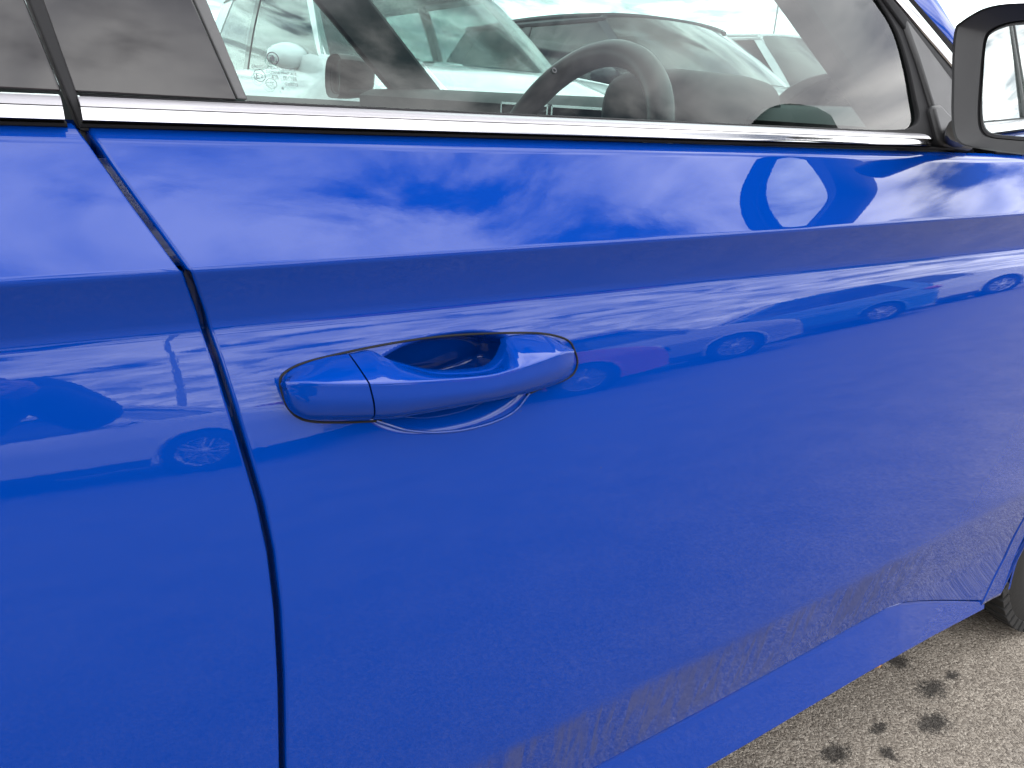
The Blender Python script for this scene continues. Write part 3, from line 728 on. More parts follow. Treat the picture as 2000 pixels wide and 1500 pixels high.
# ------------------------------------------------------------------ door mirror
def mirror_part(parent_car, mirrored=False):
    root = empty('door_mirror', (0, 0, 0), parent=parent_car)
    # outline pixels at their depth; the face looks back along the car
    XM = .765
    def P2(L_, X0): return [onX(a, b, X0) for a, b in L_]
    rimp = [(1860, 165), (1861, 100), (1866, 58), (1876, 44), (1915, 20), (1955, 9), (2010, 6), (2075, 10), (2135, 26), (2170, 60), (2180, 120), (2165, 200), (2130, 262), (2080, 296), (2010, 302), (1950, 296), (1895, 287), (1872, 278), (1862, 258), (1859, 215)]
    glsp = [(1901, 165), (1906, 105), (1911, 72), (1922, 56), (1950, 43), (1985, 37), (2030, 36), (2080, 42), (2120, 60), (2142, 90), (2148, 130), (2135, 195), (2105, 240), (2065, 265), (2010, 275), (1960, 273), (1920, 268), (1905, 258), (1899, 240), (1898, 210)]
    rim = catmull(P2(rimp, XM), 5, True); gls = catmull(P2(glsp, XM), 5, True)
    c = sum(rim)/len(rim)
    def sc_(L_, k, dx, sy=1.): return [np.array((p[0]+dx, c[1]+(p[1]-c[1])*k, c[2]+(p[2]-c[2])*k*sy)) for p in L_]
    tl = lambda L_: L_
    # shell: from the rim forwards, closing to a blunt nose
    rings = [sc_(rim, .985, .002), sc_(rim, 1.0, -.001), sc_(rim, 1.006, .006), sc_(rim, 1.012, .025), sc_(rim, .99, .055), sc_(rim, .90, .085), sc_(rim, .70, .108), sc_(rim, .40, .120), sc_(rim, .02, .124)]
    mb = MB(); mb.loft(rings, True, False); sh = mb.build('mirror_shell', 'black_plastic', root, ang=70)
    # bezel sloping into the opening
    midr = [a*.55+b*.45 for a, b in zip(rim, gls)]
    rings = [sc_(rim, .985, .002), [p+np.array((.006, 0, 0)) for p in midr], [p+np.array((.010, 0, 0)) for p in gls], [p+np.array((.030, 0, 0)) for p in gls]]
    mb = MB(); mb.loft(rings, True, False); mb.build('mirror_bezel', 'black_plastic', root, ang=40)
    # inner frame + glass
    cg = sum(gls)/len(gls)
    g2 = [cg+(p-cg)*.985+np.array((.014, 0, 0)) for p in gls]; g3 = [cg+(p-cg)*.93+np.array((.0125, 0, 0)) for p in gls]
    mb = MB(); mb.loft([g2, g3, [p+np.array((.004, 0, 0)) for p in g3]], True, False); mb.build('mirror_frame', 'grey_cabin', root, ang=40)
    n = len(g3); gm = [cg+(p-cg)*.935+np.array((.0145, 0, 0)) for p in gls]
    yaw, pit = R_(MIRROR_YAW), R_(MIRROR_PITCH)
    gm = [p+np.array(((p[1]-cg[1])*math.tan(yaw)*.0+0, 0, 0)) for p in gm]
    verts = gm+[cg+np.array((.0145, 0, 0))]
    nrm = np.array((-math.cos(yaw)*math.cos(pit), math.sin(yaw)*math.cos(pit), math.sin(pit)))
    # tilt about the centre
    def tilt(p):
        d = p-cg; off = -(nrm[1]*d[1]+nrm[2]*d[2])/nrm[0]; return np.array((cg[0]+.0165+off, p[1], p[2]))
    verts = [tilt(p) for p in verts]
    mesh('mirror_glass', verts, [(i, (i+1) % n, n) for i in range(n)], 'mirror_silver', root, False)
    # arm to the sail panel
    a = gpl(1872, 268, .0); b = np.array((XM+.05, c[1]+.06, c[2]-.045))
    rings = []
    for t in np.linspace(0, 1, 6):
        p = a+(b-a)*t; w = .032; h = .013
        rings.append([p+np.array((w*math.cos(q), 0, h*math.sin(q))) for q in np.linspace(0, 2*math.pi, 14, endpoint=False)])
    mb = MB(); mb.loft(rings); mb.build('mirror_arm', 'black_plastic', root, ang=70)
    return root
MIRROR_YAW, MIRROR_PITCH = -7., -1.5
MIR = mirror_part(CAR)
# the opposite mirror: same parts turned over across the car's centre line
CY = .93
m2 = empty('door_mirror', (.10, 2*CY, .0), parent=CAR); m2.scale = (1, -1, 1)
for ch in MIR.children:
    c = ch.copy(); COL.objects.link(c); c.parent = m2

# ------------------------------------------------------------------ cabin seen through the window
def extrudeY(name, prof, y0, y1, mat, parent=CAR, bevel=.0, n=2, fx=None):
    rings = []
    for y in np.linspace(y0, y1, n):
        rings.append([((x+(fx(y) if fx else 0)), y, z) for x, z in prof])
    mb = MB(); mb.loft(rings); return mb.build(name, mat, parent, ang=40, bevel=bevel)
bow = lambda y: -.10*((y-CY)/.8)**2
dash = extrudeY('dashboard', [(1.36, .990), (1.28, 1.004), (1.15, 1.002), (1.02, .992), (.985, .975), (.99, .90), (.98, .80), (1.02, .62), (1.2, .50), (1.36, .5)], .10, 2*CY-.10, 'dark_cabin', n=20, fx=bow)
# chrome framed air vents on the dash face
for yv in (.85, 1.05):
    px0 = .985+bow(yv)
    mb = MB()
    w, h = .185, .024
    for (cy, cz, dy, dz) in ((0, h/2, w, .005), (0, -h/2, w, .005), (-w/2, 0, .005, h), (w/2, 0, .005, h)):
        mb.box((px0-.004, yv+cy, .965+cz), (.008, dy, dz))
    o = mb.build('air_vent', 'satin_trim', dash, smooth=False)
mb = MB(); mb.box((.995, .95, .965), (.02, .36, .03)); mb.build('vent_grille', 'gloss_black', dash, smooth=False)
# bright metal slivers imitating reflections in the instrument display
mb = MB(); mb.tube([onX(1615, 190, 1.20), onX(1660, 196, 1.20), onX(1718, 199, 1.2)], [.002, .006, .002], 8); mb.build('display_glint', 'satin_trim', dash)
mb = MB(); mb.tube([onX(1530, 231, 1.05), onX(1640, 236, 1.05)], [.0022, .0022], 8); mb.build('display_glint', 'satin_trim', dash)
# instrument hood: an arched cowl over the display
YH = .50
hp = [(1452, 262), (1478, 232), (1510, 196), (1545, 166), (1590, 147), (1640, 141), (1690, 147), (1735, 170), (1770, 196), (1788, 222), (1792, 262)]
hpi = [(1482, 262), (1506, 235), (1540, 200), (1575, 174), (1606, 159), (1640, 153), (1682, 158), (1722, 182), (1755, 208), (1770, 232), (1774, 262)]
XHD = 1.14
A = catmull([onX(a, b, XHD) for a, b in hp], 5); B = catmull([onX(a, b, XHD) for a, b in hpi], 5)
mb = MB(); mb.loft([[a, b, b+np.array((.13, 0, -.01)), a+np.array((.16, 0, -.012))] for a, b in zip(A, B)]); mb.build('instrument_hood', 'leather', CAR, bevel=.003)
cA = np.mean(B, axis=0)
mb = MB(); mb.box((XHD+.10, cA[1], cA[2]-.02), (.02, .22, .10)); mb.build('instrument_display', 'screen', CAR, smooth=False, bevel=.003)
# steering wheel
WC = np.array((.69, .50, .885)); WRD = .185; RK = R_(24)
ax = np.array((-math.cos(RK), 0, math.sin(RK))); e1 = np.array((0, 1., 0)); e2 = np.cross(e1, ax); e2 = e2 if e2[2] > 0 else -e2
SW = empty('steering_wheel', (0, 0, 0), parent=CAR)
rings = []
for q in np.linspace(0, 2*math.pi, 64, endpoint=False):
    rd = math.cos(q)*e1+math.sin(q)*e2; cpt = WC+WRD*rd
    rings.append([cpt+.0185*(math.cos(s)*rd)+.0190*math.sin(s)*ax for s in np.linspace(0, 2*math.pi, 14, endpoint=False)])
rings.append(rings[0]); mb = MB(); mb.loft(rings, True, False); mb.build('rim', 'leather', SW, ang=80)
mb = MB()
hubr = []
for d, k in ((-.03, .8), (-.005, 1), (.02, 1), (.038, .82), (.044, .4)):
    hubr.append([WC+ax*(d-.01)+k*(.085*math.copysign(abs(math.cos(q))**.8, math.cos(q))*e1+.070*math.copysign(abs(math.sin(q))**.8, math.sin(q))*e2) for q in np.linspace(0, 2*math.pi, 28, endpoint=False)])
mb.loft(hubr); mb.build('hub', 'dark_cabin', SW, ang=50)
for a in (0., math.pi, -math.pi/2):
    d = math.cos(a)*e1+math.sin(a)*e2; s_ = np.cross(ax, d); mb = MB()
    mb.loft([[WC+d*.06-ax*.012+s_*.034+ax*q for q in (-.01, .01)]+[WC+d*.06-ax*.012-s_*.034+ax*q for q in (.01, -.01)], [WC+d*.165+s_*.020+ax*q for q in (-.008, .008)]+[WC+d*.165-s_*.020+ax*q for q in (.008, -.008)]])
    mb.build('spoke', 'dark_cabin', SW, bevel=.003)
mb = MB(); mb.tube([WC-ax*.03, WC-ax*.30], .04, 14); mb.build('column', 'dark_cabin', SW)
mb = MB(); rings = []
for x, k in ((.835, .82), (.84, .92), (.86, 1.), (.98, 1.), (1.02, .95)):
    rings.append([(x, .50+.115*k*math.copysign(abs(math.cos(q))**.55, math.cos(q)), .955+.085*k*math.copysign(abs(math.sin(q))**.55, math.sin(q))) for q in np.linspace(0, 2*math.pi, 36, endpoint=False)])
mb.loft(rings); mb.build('instrument_pod', 'dark_cabin', CAR, ang=50)
# inner door ledges, floor, roof, far side, seats
extrude_led = MB(); extrude_led.loft([[(x, .050, .950), (x, .075, .950), (x, .115, .940), (x, .125, .90), (x, .11, .55), (x, .046, .5)] for x in np.linspace(-1.0, 1.42, 4)]); extrude_led.build('door_lining', 'dark_cabin', CAR, ang=30)
mb = MB(); mb.loft([[(x, 2*CY-.046, .955), (x, 2*CY-.075, .957), (x, 2*CY-.115, .944), (x, 2*CY-.125, .90), (x, 2*CY-.11, .55), (x, 2*CY-.046, .5)] for x in np.linspace(-1.0, 1.42, 4)]); mb.build('door_lining', 'dark_cabin', CAR, ang=30)
mb = MB(); mb.box((.1, CY, .30), (3.0, 1.6, .04)); mb.build('cabin_floor', 'dark_cabin', CAR, smooth=False)
yr = gy(ZR); 
rr = []
for x in np.linspace(-1.6, .62, 14):
    k = (x+.5)/1.3; zt = 1.475-.045*max(0, k)**2-.03*max(0, -k)**2
    rr.append([(x, yy, zt-(zt-ZR)*(abs((yy-CY)/(CY-yr))**4)) for yy in np.linspace(yr-.004, 2*CY-yr+.004, 22)])
mb = MB(); mb.loft(rr, False, False); o = mb.build('roof', 'blue_paint', CAR)
mb = MB(); mb.loft([[(p[0], CY+(p[1]-CY)*.97, p[2]-.03) for p in q] for q in rr], False, False); mb.build('headliner', 'headliner', CAR)
# cant rails
mb = MB(); mb.tube([(x, yr+.012, ZR+.004) for x in np.linspace(-1.6, .64, 8)], .024, 8); mb.build('cant_rail', 'blue_paint', CAR)
mb = MB(); mb.tube([(x, 2*CY-yr-.012, ZR+.004) for x in np.linspace(-1.6, .64, 8)], .024, 8); mb.build('cant_rail', 'blue_paint', CAR)
# near and far windscreen pillars (inner trims)
fa0 = onY(672, -4, 2*CY-gy(1.12)); fa1 = onY(855, 200, 2*CY-.05)
dA = fa0-fa1; top = fa0+dA*((1.40-fa0[2])/dA[2]); bot = fa1
def pil(name, p, q, w, t, mat):
    d = (q-p)/np.linalg.norm(q-p); s_ = np.array((1., 0, 0))-d*d[0]; s_ /= np.linalg.norm(s_); n = np.cross(d, s_)
    mb = MB(); mb.loft([[c+s_*a*w/2+n*b*t/2 for a, b in ((-1, -1), (1, -1), (1, 1), (-1, 1))] for c in (p+(q-p)*k for k in np.linspace(0, 1, 5))]); return mb.build(name, mat, CAR, bevel=.008, ang=50)
pil('pillar_trim', top+np.array((.0, -.03, 0)), bot+np.array((.0, -.03, -.06)), .115, .05, 'grey_cabin')
near_top = np.array((top[0], gy(1.40)+.06, 1.40)); near_bot = np.array((bot[0]+.10, .075, .93))
# windscreen
T0 = top+np.array((.05, 0, 0)); B0 = bot+np.array((.08, 0, 0))
T1 = np.array((T0[0], 2*CY-T0[1], T0[2])); B1 = np.array((B0[0], 2*CY-B0[1], B0[2]))
rw = []
for s_ in np.linspace(0, 1, 14):
    a = T0+(B0-T0)*s_; b = T1+(B1-T1)*s_
    rw.append([a+(b-a)*t+np.array((.16*(1-(2*t-1)**2), 0, .03*(1-(2*t-1)**2)*(1-s_))) for t in np.linspace(0, 1, 18)])
mb = MB(); mb.loft(rw, False, False); mb.build('windscreen', 'screen_glass', CAR)
_a, _b, _c, _d2 = onY(1535, -40, .12), onY(1742, 258, .12), onY(1880, 300, .12), onY(1745, -40, .12)
_u1 = (_a-_b)*((1.40-_a[2])/(_a[2]-_b[2])); _np = [_a+_u1, _a, _b, _b-np.array((-.02, 0, .06)), _c, _d2, _d2+_u1]
mb = MB(); mb.prism(_np, (0, .035, 0)); mb.build('pillar_trim', 'dark_cabin', CAR, bevel=.006, ang=40)
# far flank with its window left open to view (clear sheet) and far door skin
rows_ = [[(x, 2*CY-gy(z), z) for x in np.linspace(-.0, float(np.interp(z, [.95, 1.4], [B0[0], T0[0]])), 8)] for z in np.linspace(.95, ZR, 8)]
mb = MB(); mb.loft(rows_, False, False); mb.build('far_window', 'screen_glass', CAR)
mb = MB(); mb.loft([[(x, 2*CY-.02, .955), (x, 2*CY, .88), (x, 2*CY-.01, .84), (x, 2*CY+.02, .76), (x, 2*CY+.01, .42), (x, 2*CY-.05, .22)] for x in np.linspace(-1.6, 2.3, 12)], False, False); mb.build('far_flank', 'blue_paint', CAR, ang=30)
pil('centre_pillar', np.array((-.12, 2*CY-yr-.02, 1.40)), np.array((-.02, 2*CY-.06, .93)), .14, .06, 'grey_cabin')
# bonnet and cowl
rw = []
for x in np.linspace(1.40, 2.45, 14):
    k = (x-1.40)/1.05; z0 = .962-.10*k-.06*k*k
    rw.append([(x+.0, y, z0+.040*(1-abs((y-CY)/.82)**2.5)) for y in np.linspace(.115, 2*CY-.115, 20)])
mb = MB(); mb.loft(rw, False, False); mb.build('bonnet', 'blue_paint', CAR)
mb = MB(); mb.box((1.385, CY, .965), (.07, 1.5, .03)); mb.build('cowl', 'black_plastic', CAR, smooth=False)
# top edge of the fender
mb = MB(); mb.loft([[(x, float(S(x, ZA-.002, False)), ZA-.002-max(0, x-1.4)*.08), (x, .07, ZA+.006-max(0, x-1.4)*.08), (x, .12, ZA+.008-max(0, x-1.4)*.09)] for x in np.linspace(1.32, 2.3, 12)], False, False); mb.build('fender_top', 'blue_paint', CAR)
# unseen panel added to keep the cabin dark towards the back
mb = MB(); mb.box((-1.55, CY, .88), (.06, 1.6, 1.1)); mb.build('cabin_light_block', 'dark_cabin', CAR, smooth=False)
def seat(yc):
    o = empty('front_seat', (0, 0, 0), parent=CAR)
    def slab(pts, w, name):
        rings = []
        for (x, z, t, ww) in pts:
            rings.append([(x+t*math.cos(q)*.5, yc+ww*math.copysign(abs(math.sin(q))**.6, math.sin(q)), z) for q in np.linspace(0, 2*math.pi, 20, endpoint=False)])
        mb = MB(); mb.loft(rings); return mb.build(name, 'seat_fabric', o, ang=60)
    slab([(-.22, .50, .16, .20), (-.24, .62, .17, .25), (-.29, .80, .16, .25), (-.34, .95, .13, .22), (-.355, .99, .08, .17)], .25, 'backrest')
    slab([(-.385, 1.06, .04, .10), (-.385, 1.08, .10, .13), (-.395, 1.16, .10, .13), (-.40, 1.20, .05, .10)], .13, 'headrest')
    mb = MB(); mb.box((.05, yc, .48), (.52, .50, .14)); mb.build('cushion', 'seat_fabric', o, bevel=.04, seg=3)
    for s_ in (-.05, .05):
        mb = MB(); mb.tube([(-.36, yc+s_, .97), (-.388, yc+s_, 1.08)], .007, 8); mb.build('headrest_post', 'satin_trim', o)
seat(CY-.37); seat(CY+.37)

# wheels of the blue car
def road_wheel(parent, x, y, rad, wid, side=-1, detail=False, spokes=10, name='wheel'):
    w = wid/2; prof = [(-w*.8, rad*.66), (-w, rad*.75), (-w*1.02, rad*.86), (-w*.93, rad*.95), (-w*.80, rad*.985)]
    if detail:
        for g0 in (-.46, .0, .46):
            prof += [((g0-.10)*w, rad), ((g0-.10)*w, rad-.008), ((g0+.10)*w, rad-.008), ((g0+.10)*w, rad)]
    prof += [(w*.80, rad*.985), (w*.93, rad*.95), (w*1.02, rad*.86), (w, rad*.75), (w*.8, rad*.66)]
    mb = MB(); mb.lathe(prof, 'y', 72 if detail else 32); wo_ = mb.build(name, 'tyre', parent, ang=30); wo_.location = (x, y, rad)
    if detail:
        tb = MB()
        for q in np.linspace(0, 2*math.pi, 62, endpoint=False):
            for (a, b, sk) in ((-.98, -.58, .10), (.58, .98, -.10)):
                rot = np.array(((math.cos(q), 0, -math.sin(q)), (0, 1, 0), (math.sin(q), 0, math.cos(q))))
                c = rot @ np.array((rad*.985, (a+b)/2*w, 0))
                tb.box(c, (.022, (b-a)*w, .022), rot)
        t_ = tb.build('tread_block', 'tyre', wo_, smooth=False, bevel=.0015); t_['kind'] = 'stuff'
    rb = MB(); ys = side*w*.70
    rb.lathe([(ys+side*.025, rad*.685), (ys+side*.018, rad*.66), (ys-side*.02, rad*.60), (-ys, rad*.58)], 'y', 32)
    for i in range(spokes):
        q = 2*math.pi*i/spokes; rot = np.array(((math.cos(q), 0, -math.sin(q)), (0, 1, 0), (math.sin(q), 0, math.cos(q))))
        for tl in (-.10, .10):
            rb.add((rot @ np.array(((rad*.12, ys+side*.015, tl*rad*.5-.012), (rad*.12, ys+side*.015, tl*rad*.5+.012), (rad*.64, ys+side*.012, tl*rad*1.2+.011), (rad*.64, ys+side*.012, tl*rad*1.2-.011), (rad*.12, ys-side*.02, tl*rad*.5-.016), (rad*.12, ys-side*.02, tl*rad*.5+.016), (rad*.64, ys-side*.01, tl*rad*1.2+.016), (rad*.64, ys-side*.01, tl*rad*1.2-.016))).T).T, [(0, 1, 2, 3), (0, 4, 5, 1), (1, 5, 6, 2), (2, 6, 7, 3), (3, 7, 4, 0)])
    rb.lathe([(ys+side*.02, .001), (ys+side*.022, rad*.10), (ys+side*.012, rad*.18), (ys-side*.02, rad*.19)], 'y', 20)
    rb.build('rim', 'alloy', wo_, ang=30)
    db = MB(); db.lathe([(ys-side*.06, .001), (ys-side*.06, rad*.60)], 'y', 24); db.build('brake_disc', 'steel', wo_)
    return wo_
road_wheel(CAR, WX, .170, WR, .215, -1, True)
mb = MB(); mb.box((.6, CY, .24), (3.6, 1.5, .10)); mb.build('underbody', 'black_plastic', CAR, smooth=False)
w2 = road_wheel(CAR, WX, 2*CY-.170, WR, .215, 1); w3 = road_wheel(CAR, WX-2.69, .125, WR, .215, -1); w4 = road_wheel(CAR, WX-2.69, 2*CY-.125, WR, .215, 1)

# ------------------------------------------------------------------ print on the front window
def text_mesh(txt, size):
    cu = bpy.data.curves.new('t', 'FONT'); cu.body = txt; cu.size = size; cu.resolution_u = 2
    to = bpy.data.objects.new('t', cu); COL.objects.link(to); bpy.context.view_layer.update()
    dg = bpy.context.evaluated_depsgraph_get(); me_ = bpy.data.meshes.new_from_object(to.evaluated_get(dg))
    bpy.data.objects.remove(to); return me_
ex = np.array((1., 0, 0)); eu = np.array((0, math.sin(GT), math.cos(GT)))
def put_text(name, txt, p0, p1, hpx):
    """text from pixel p0 (lower left) to p1 (lower right) of the window sheet"""
    a, b = gpl(*p0, .0022), gpl(*p1, .0022); me_ = text_mesh(txt, 1.0); vs_ = np.array([v.co[:] for v in me_.vertices])
    w = vs_[:, 0].max(); sx = (b[0]-a[0])/w; t_ = gpl(p0[0], p0[1]-hpx, .0022); sz = (t_[2]-a[2])/math.cos(GT)/.72
    sk = (b[2]-a[2])/(b[0]-a[0])
    for v_, q in zip(me_.vertices, vs_): v_.co = Vector(a+ex*q[0]*sx+eu*(q[1]*sz+q[0]*sx*sk))
    o = link(name, me_, 'print_ink', WIN, False); return o
put_text('glass_print', 'SAINT-GOBAIN SEKURIT', (492, 132), (578, 140), 6.5)
put_text('glass_print', 'DOT616 M447 AS2', (520, 143), (579, 148), 6)
put_text('glass_print', '43R - 001168', (531, 155), (580, 159), 9)
put_text('glass_print', 'E', (500, 153.5), (507, 154), 12)
put_text('glass_print', '2', (509, 152), (514, 152.5), 8)
put_text('glass_print', 'E300223', (558, 167), (582, 169), 6)
put_text('glass_print', '8 .....', (550, 175.5), (568, 176.5), 6)
put_text('glass_print', 'CCC', (523, 168.5), (536, 169), 9)
def ring_print(name, c, rx, ry, th):
    cc = gpl(*c, .0022); rxm = gpl(c[0]+rx, c[1], .0022)[0]-cc[0]; rym = np.linalg.norm(gpl(c[0], c[1]-ry, .0022)-cc)
    v = []; f_ = []; n = 36
    for i in range(n):
        q = 2*math.pi*i/n
        for k in (1., 1-th): v.append(cc+ex*rxm*k*math.cos(q)+eu*rym*k*math.sin(q))
        j = (i+1) % n; f_.append((2*i, 2*i+1, 2*j+1, 2*j))
    return mesh(name, v, f_, 'print_ink', WIN, False), cc, rxm, rym
ring_print('glass_print', (507, 147.5), 11.5, 12, .10)
ring_print('glass_print', (530, 163), 11, 9.5, .10)
_, cc, rm, rz_ = ring_print('glass_emblem', (533, 113.5), 11.5, 12, .16)
# winged arrow emblem: shaft, head and three feathers
def ep(L_): return [cc+ex*rm*a+eu*rz_*b for a, b in L_]
v = []; f_ = []
for poly in ([(-.62, -.50), (.55, -.50), (.42, -.40), (-.45, -.38)], [(.55, -.62), (.70, -.47), (.55, -.32), (.40, -.47)], [(-.30, -.36), (.22, -.36), (.30, .05), (.10, .45), (-.12, .62), (-.02, .25), (-.30, .50), (-.20, .12), (-.55, .32), (-.45, -.02), (-.68, .08), (-.48, -.20)]):
    k = len(v); v += ep(poly); f_.append(tuple(range(k, k+len(poly))))
mesh('glass_emblem', v, f_, 'print_ink', WIN, False)
ring_print('glass_print', (1083, 137), 4, 5, .35)

# ------------------------------------------------------------------ other parked cars
def make_car(name, label, paint, loc, head, H=1.50, Lg=4.5, W=1.84, hood=1.0, belt=.98, glass='far_glass', clad=False, style='hatch', group=None, dark_roof=False, spokes=5):
    t = empty(name, (loc[0], loc[1], 0), head, label=label, category='car')
    if group: t['group'] = group
    hl, hw = Lg/2, W/2
    xw = hl-1.28                                   # windscreen base
    if style == 'sedan': tops = [(-hl, .66), (-hl+.04, .90), (-hl+.15, 1.0), (-hl+.75, 1.03)]
    else: tops = [(-hl, .62), (-hl+.03, .88), (-hl+.10, belt-.02), (-hl+.4, belt+.0)]
    tops += [(0, belt), (xw, hood), (xw+.5, hood-.05), (hl-.30, hood-.17), (hl-.10, hood-.28), (hl-.02, .55), (hl, .40)]
    tx = [p[0] for p in tops]; tz = [p[1] for p in tops]
    xs_ = np.unique(np.concatenate([np.linspace(-hl, hl, 64), [-hl+.01, -hl+.03, hl-.01, hl-.03]]))
    ax_f, ax_r, wr = hl-.86, -hl+.95, H*.215
    rings = []
    for x in xs_:
        s_ = abs(x)/hl; w = hw*(1-.10*max(0, s_-.55)**2/.2-.35*max(0, (s_-.93)/.07)**2.2*.35)
        tp = float(np.interp(x, tx, tz)); lo = .22+.06*max(0, (s_-.85)/.15)
        top = max(tp, lo+.08); zz = [lo, lo, lo+.06, .50, .66, .78, .90]; ww = [0, .88, .965, .985, 1., .992, .975]
        half = [(w*a, min(z, top-.02)) for a, z in zip(ww, zz)]+[(w*.945, top-.012), (w*.90, top), (w*.6, top+.018), (0, top+.026)]
        c = catmull([(x, a, b) for a, b in half], 3)
        c = [p if p[2] > lo else np.array((p[0], p[1], lo)) for p in c]
        rings.append(c+[np.array((p[0], -p[1], p[2])) for p in c[::-1][1:-1]])
    mb = MB(); mb.loft(rings)
    keep = []
    for q in mb.f:
        cc_ = np.mean([mb.v[i] for i in q], axis=0)
        if len(q) == 4 and abs(cc_[1]) > .6*hw and min(math.hypot(cc_[0]-ax_f, cc_[2]-wr), math.hypot(cc_[0]-ax_r, cc_[2]-wr)) < wr+.06: continue
        keep.append(q)
    mb.f = keep; mb.build('body', paint, t, ang=40)
    for x in (ax_f, ax_r):
        for sd_ in (-1, 1):
            m_ = 'black_plastic' if clad else paint
            rr_ = []
            for q in np.linspace(-.25, math.pi+.25, 22):
                c_, s2 = math.cos(q), math.sin(q); k0, k1 = wr+.045, wr+(.125 if clad else .085)
                rr_.append([(x+c_*k0, sd_*(hw*.90), wr+s2*k0), (x+c_*k0, sd_*(hw*1.0), wr+s2*k0), (x+c_*(k0+.01), sd_*(hw*1.012), wr+s2*(k0+.01)), (x+c_*k1, sd_*(hw*1.004), wr+s2*k1), (x+c_*k1, sd_*(hw*.93), wr+s2*k1)])
            a_ = MB(); a_.loft(rr_); a_.build('wheel_arch', m_, t, ang=40)
            a_ = MB(); a_.lathe([(sd_*hw*.62, .01), (sd_*hw*.62, wr+.06), (sd_*hw*.93, wr+.06)], 'y', 24, (x, 0, wr)); a_.build('wheel_well', 'black_plastic', t)
            road_wheel(t, x, sd_*(hw-.115), wr, .21, sd_, False, spokes)
    # greenhouse
    xr_f = xw-.80 if style != 'suv' else xw-.66
    xr_r = {'sedan': -hl+1.45, 'hatch': -hl+.62, 'suv': -hl+.45}[style]; xb_r = {'sedan': -hl+.62, 'hatch': -hl+.16, 'suv': -hl+.10}[style]
    wb, wrf = hw*.90, hw*.70; zr = H-.045
    side = {}
    for sd_ in (-1, 1):
        Ab, At = np.array((xw, sd_*wb*.97, hood+.012)), np.array((xr_f, sd_*wrf, zr)); Cb, Ct = np.array((xb_r, sd_*wb*.95, belt+.01)), np.array((xr_r, sd_*wrf*.97, zr-.03))
        side[sd_] = (Ab, At, Cb, Ct)
    rpaint = 'gloss_black' if dark_roof else paint
    rr_ = []
    for k in np.linspace(0, 1, 12):
        x = xr_f+(xr_r-xr_f)*k; z = zr+.04*math.sin(math.pi*min(1, .12+.8*k))-.03*k*k
        rr_.append([(x+(.07*(1-(y_/wrf)**2) if k < .05 else 0)-(.05*(1-(y_/wrf)**2) if k > .95 else 0), y_, z-.022*abs(y_/wrf)**3) for y_ in np.linspace(-wrf-.02, wrf+.02, 14)])
    r_ = MB(); r_.loft(rr_, False, False); ro = r_.build('roof', rpaint, t); md = ro.modifiers.new('s', 'SOLIDIFY'); md.thickness = .03; md.offset = 1
    def screen(nm, b0, b1, t0, t1, bulge, mat):
        rr2 = []
        for k in np.linspace(0, 1, 8):
            a, b = b0+(t0-b0)*k, b1+(t1-b1)*k
            rr2.append([a+(b-a)*u2+np.array((bulge*(1-(2*u2-1)**2)*(1-.4*k), 0, .018*math.sin(math.pi*k)+.02*(1-(2*u2-1)**2)*k)) for u2 in np.linspace(0, 1, 14)])
        s_ = MB(); s_.loft(rr2, False, False); return s_.build(nm, mat, t)
    screen('windscreen', side[-1][0], side[1][0], side[-1][1], side[1][1], .17, glass)
    screen('rear_screen', side[-1][2], side[1][2], side[-1][3], side[1][3], -.10, 'dark_glass')
    for sd_ in (-1, 1):
        Ab, At, Cb, Ct = side[sd_]
        def onside(x, z):
            k = (z-belt)/(zr-belt); return np.array((x, sd_*(wb*.97+(wrf*.985-wb*.97)*k+.012*math.sin(math.pi*min(max(k, 0), 1))), z))
        def lineX(P, Q, z): return P[0]+(Q[0]-P[0])*(z-P[2])/(Q[2]-P[2])
        bx = (Ab[0]+Cb[0])/2+.05
        for nm, f0, f1, mt in (('front_side_window', lambda z: bx-.05-(z-belt)*.14, lambda z: lineX(Ab, At, z)-.08, glass), ('rear_side_window', lambda z: lineX(Cb, Ct, z)+.30, lambda z: bx-.14-(z-belt)*.14, glass if glass != 'far_glass' else 'dark_glass')):
            rr2 = [[onside(x, z) for x in np.linspace(f0(z), max(f1(z), f0(z)+.01), 8)] for z in np.linspace(belt+.015, zr-.03, 8)]
            s_ = MB(); s_.loft(rr2, False, False); s_.build(nm, mt, t)
        def bar(nm, fa, fb, mt, z0=belt-.01, z1=zr+.0, th=.03):
            rr2 = []
            for z in np.linspace(z0, z1, 6):
                a, b = onside(fa(z), z), onside(fb(z), z); n_ = np.array((0, sd_, .25))
                rr2.append([a+n_*.006, b+n_*.006, b-n_*th, a-n_*th])
            s_ = MB(); s_.loft(rr2); return s_.build(nm, mt, t, bevel=.004)
        bar('windscreen_pillar', lambda z: lineX(Ab, At, z)-.10, lambda z: lineX(Ab, At, z)+.012, paint, hood-.02)
        bar('centre_pillar', lambda z: bx-.15-(z-belt)*.14, lambda z: bx-.04-(z-belt)*.14, 'gloss_black')
        bar('rear_pillar', lambda z: lineX(Cb, Ct, z)-.02, lambda z: lineX(Cb, Ct, z)+.32, paint)
        s_ = MB(); s_.tube([onside(x, zr-.012)+np.array((0, sd_*.004, 0)) for x in np.linspace(xr_r, xr_f+.03, 8)], .024, 8); s_.build('roof_rail', rpaint, t)
        s_ = MB(); s_.tube([onside(x, belt+.006)+np.array((0, sd_*.008, 0)) for x in np.linspace(Cb[0]+.25, Ab[0]-.1, 8)], .009, 6); s_.build('belt_strip', 'chrome', t)
        # door mirror
        mc = onside(Ab[0]-.22, belt+.075)+np.array((0, sd_*.13, 0)); s_ = MB()
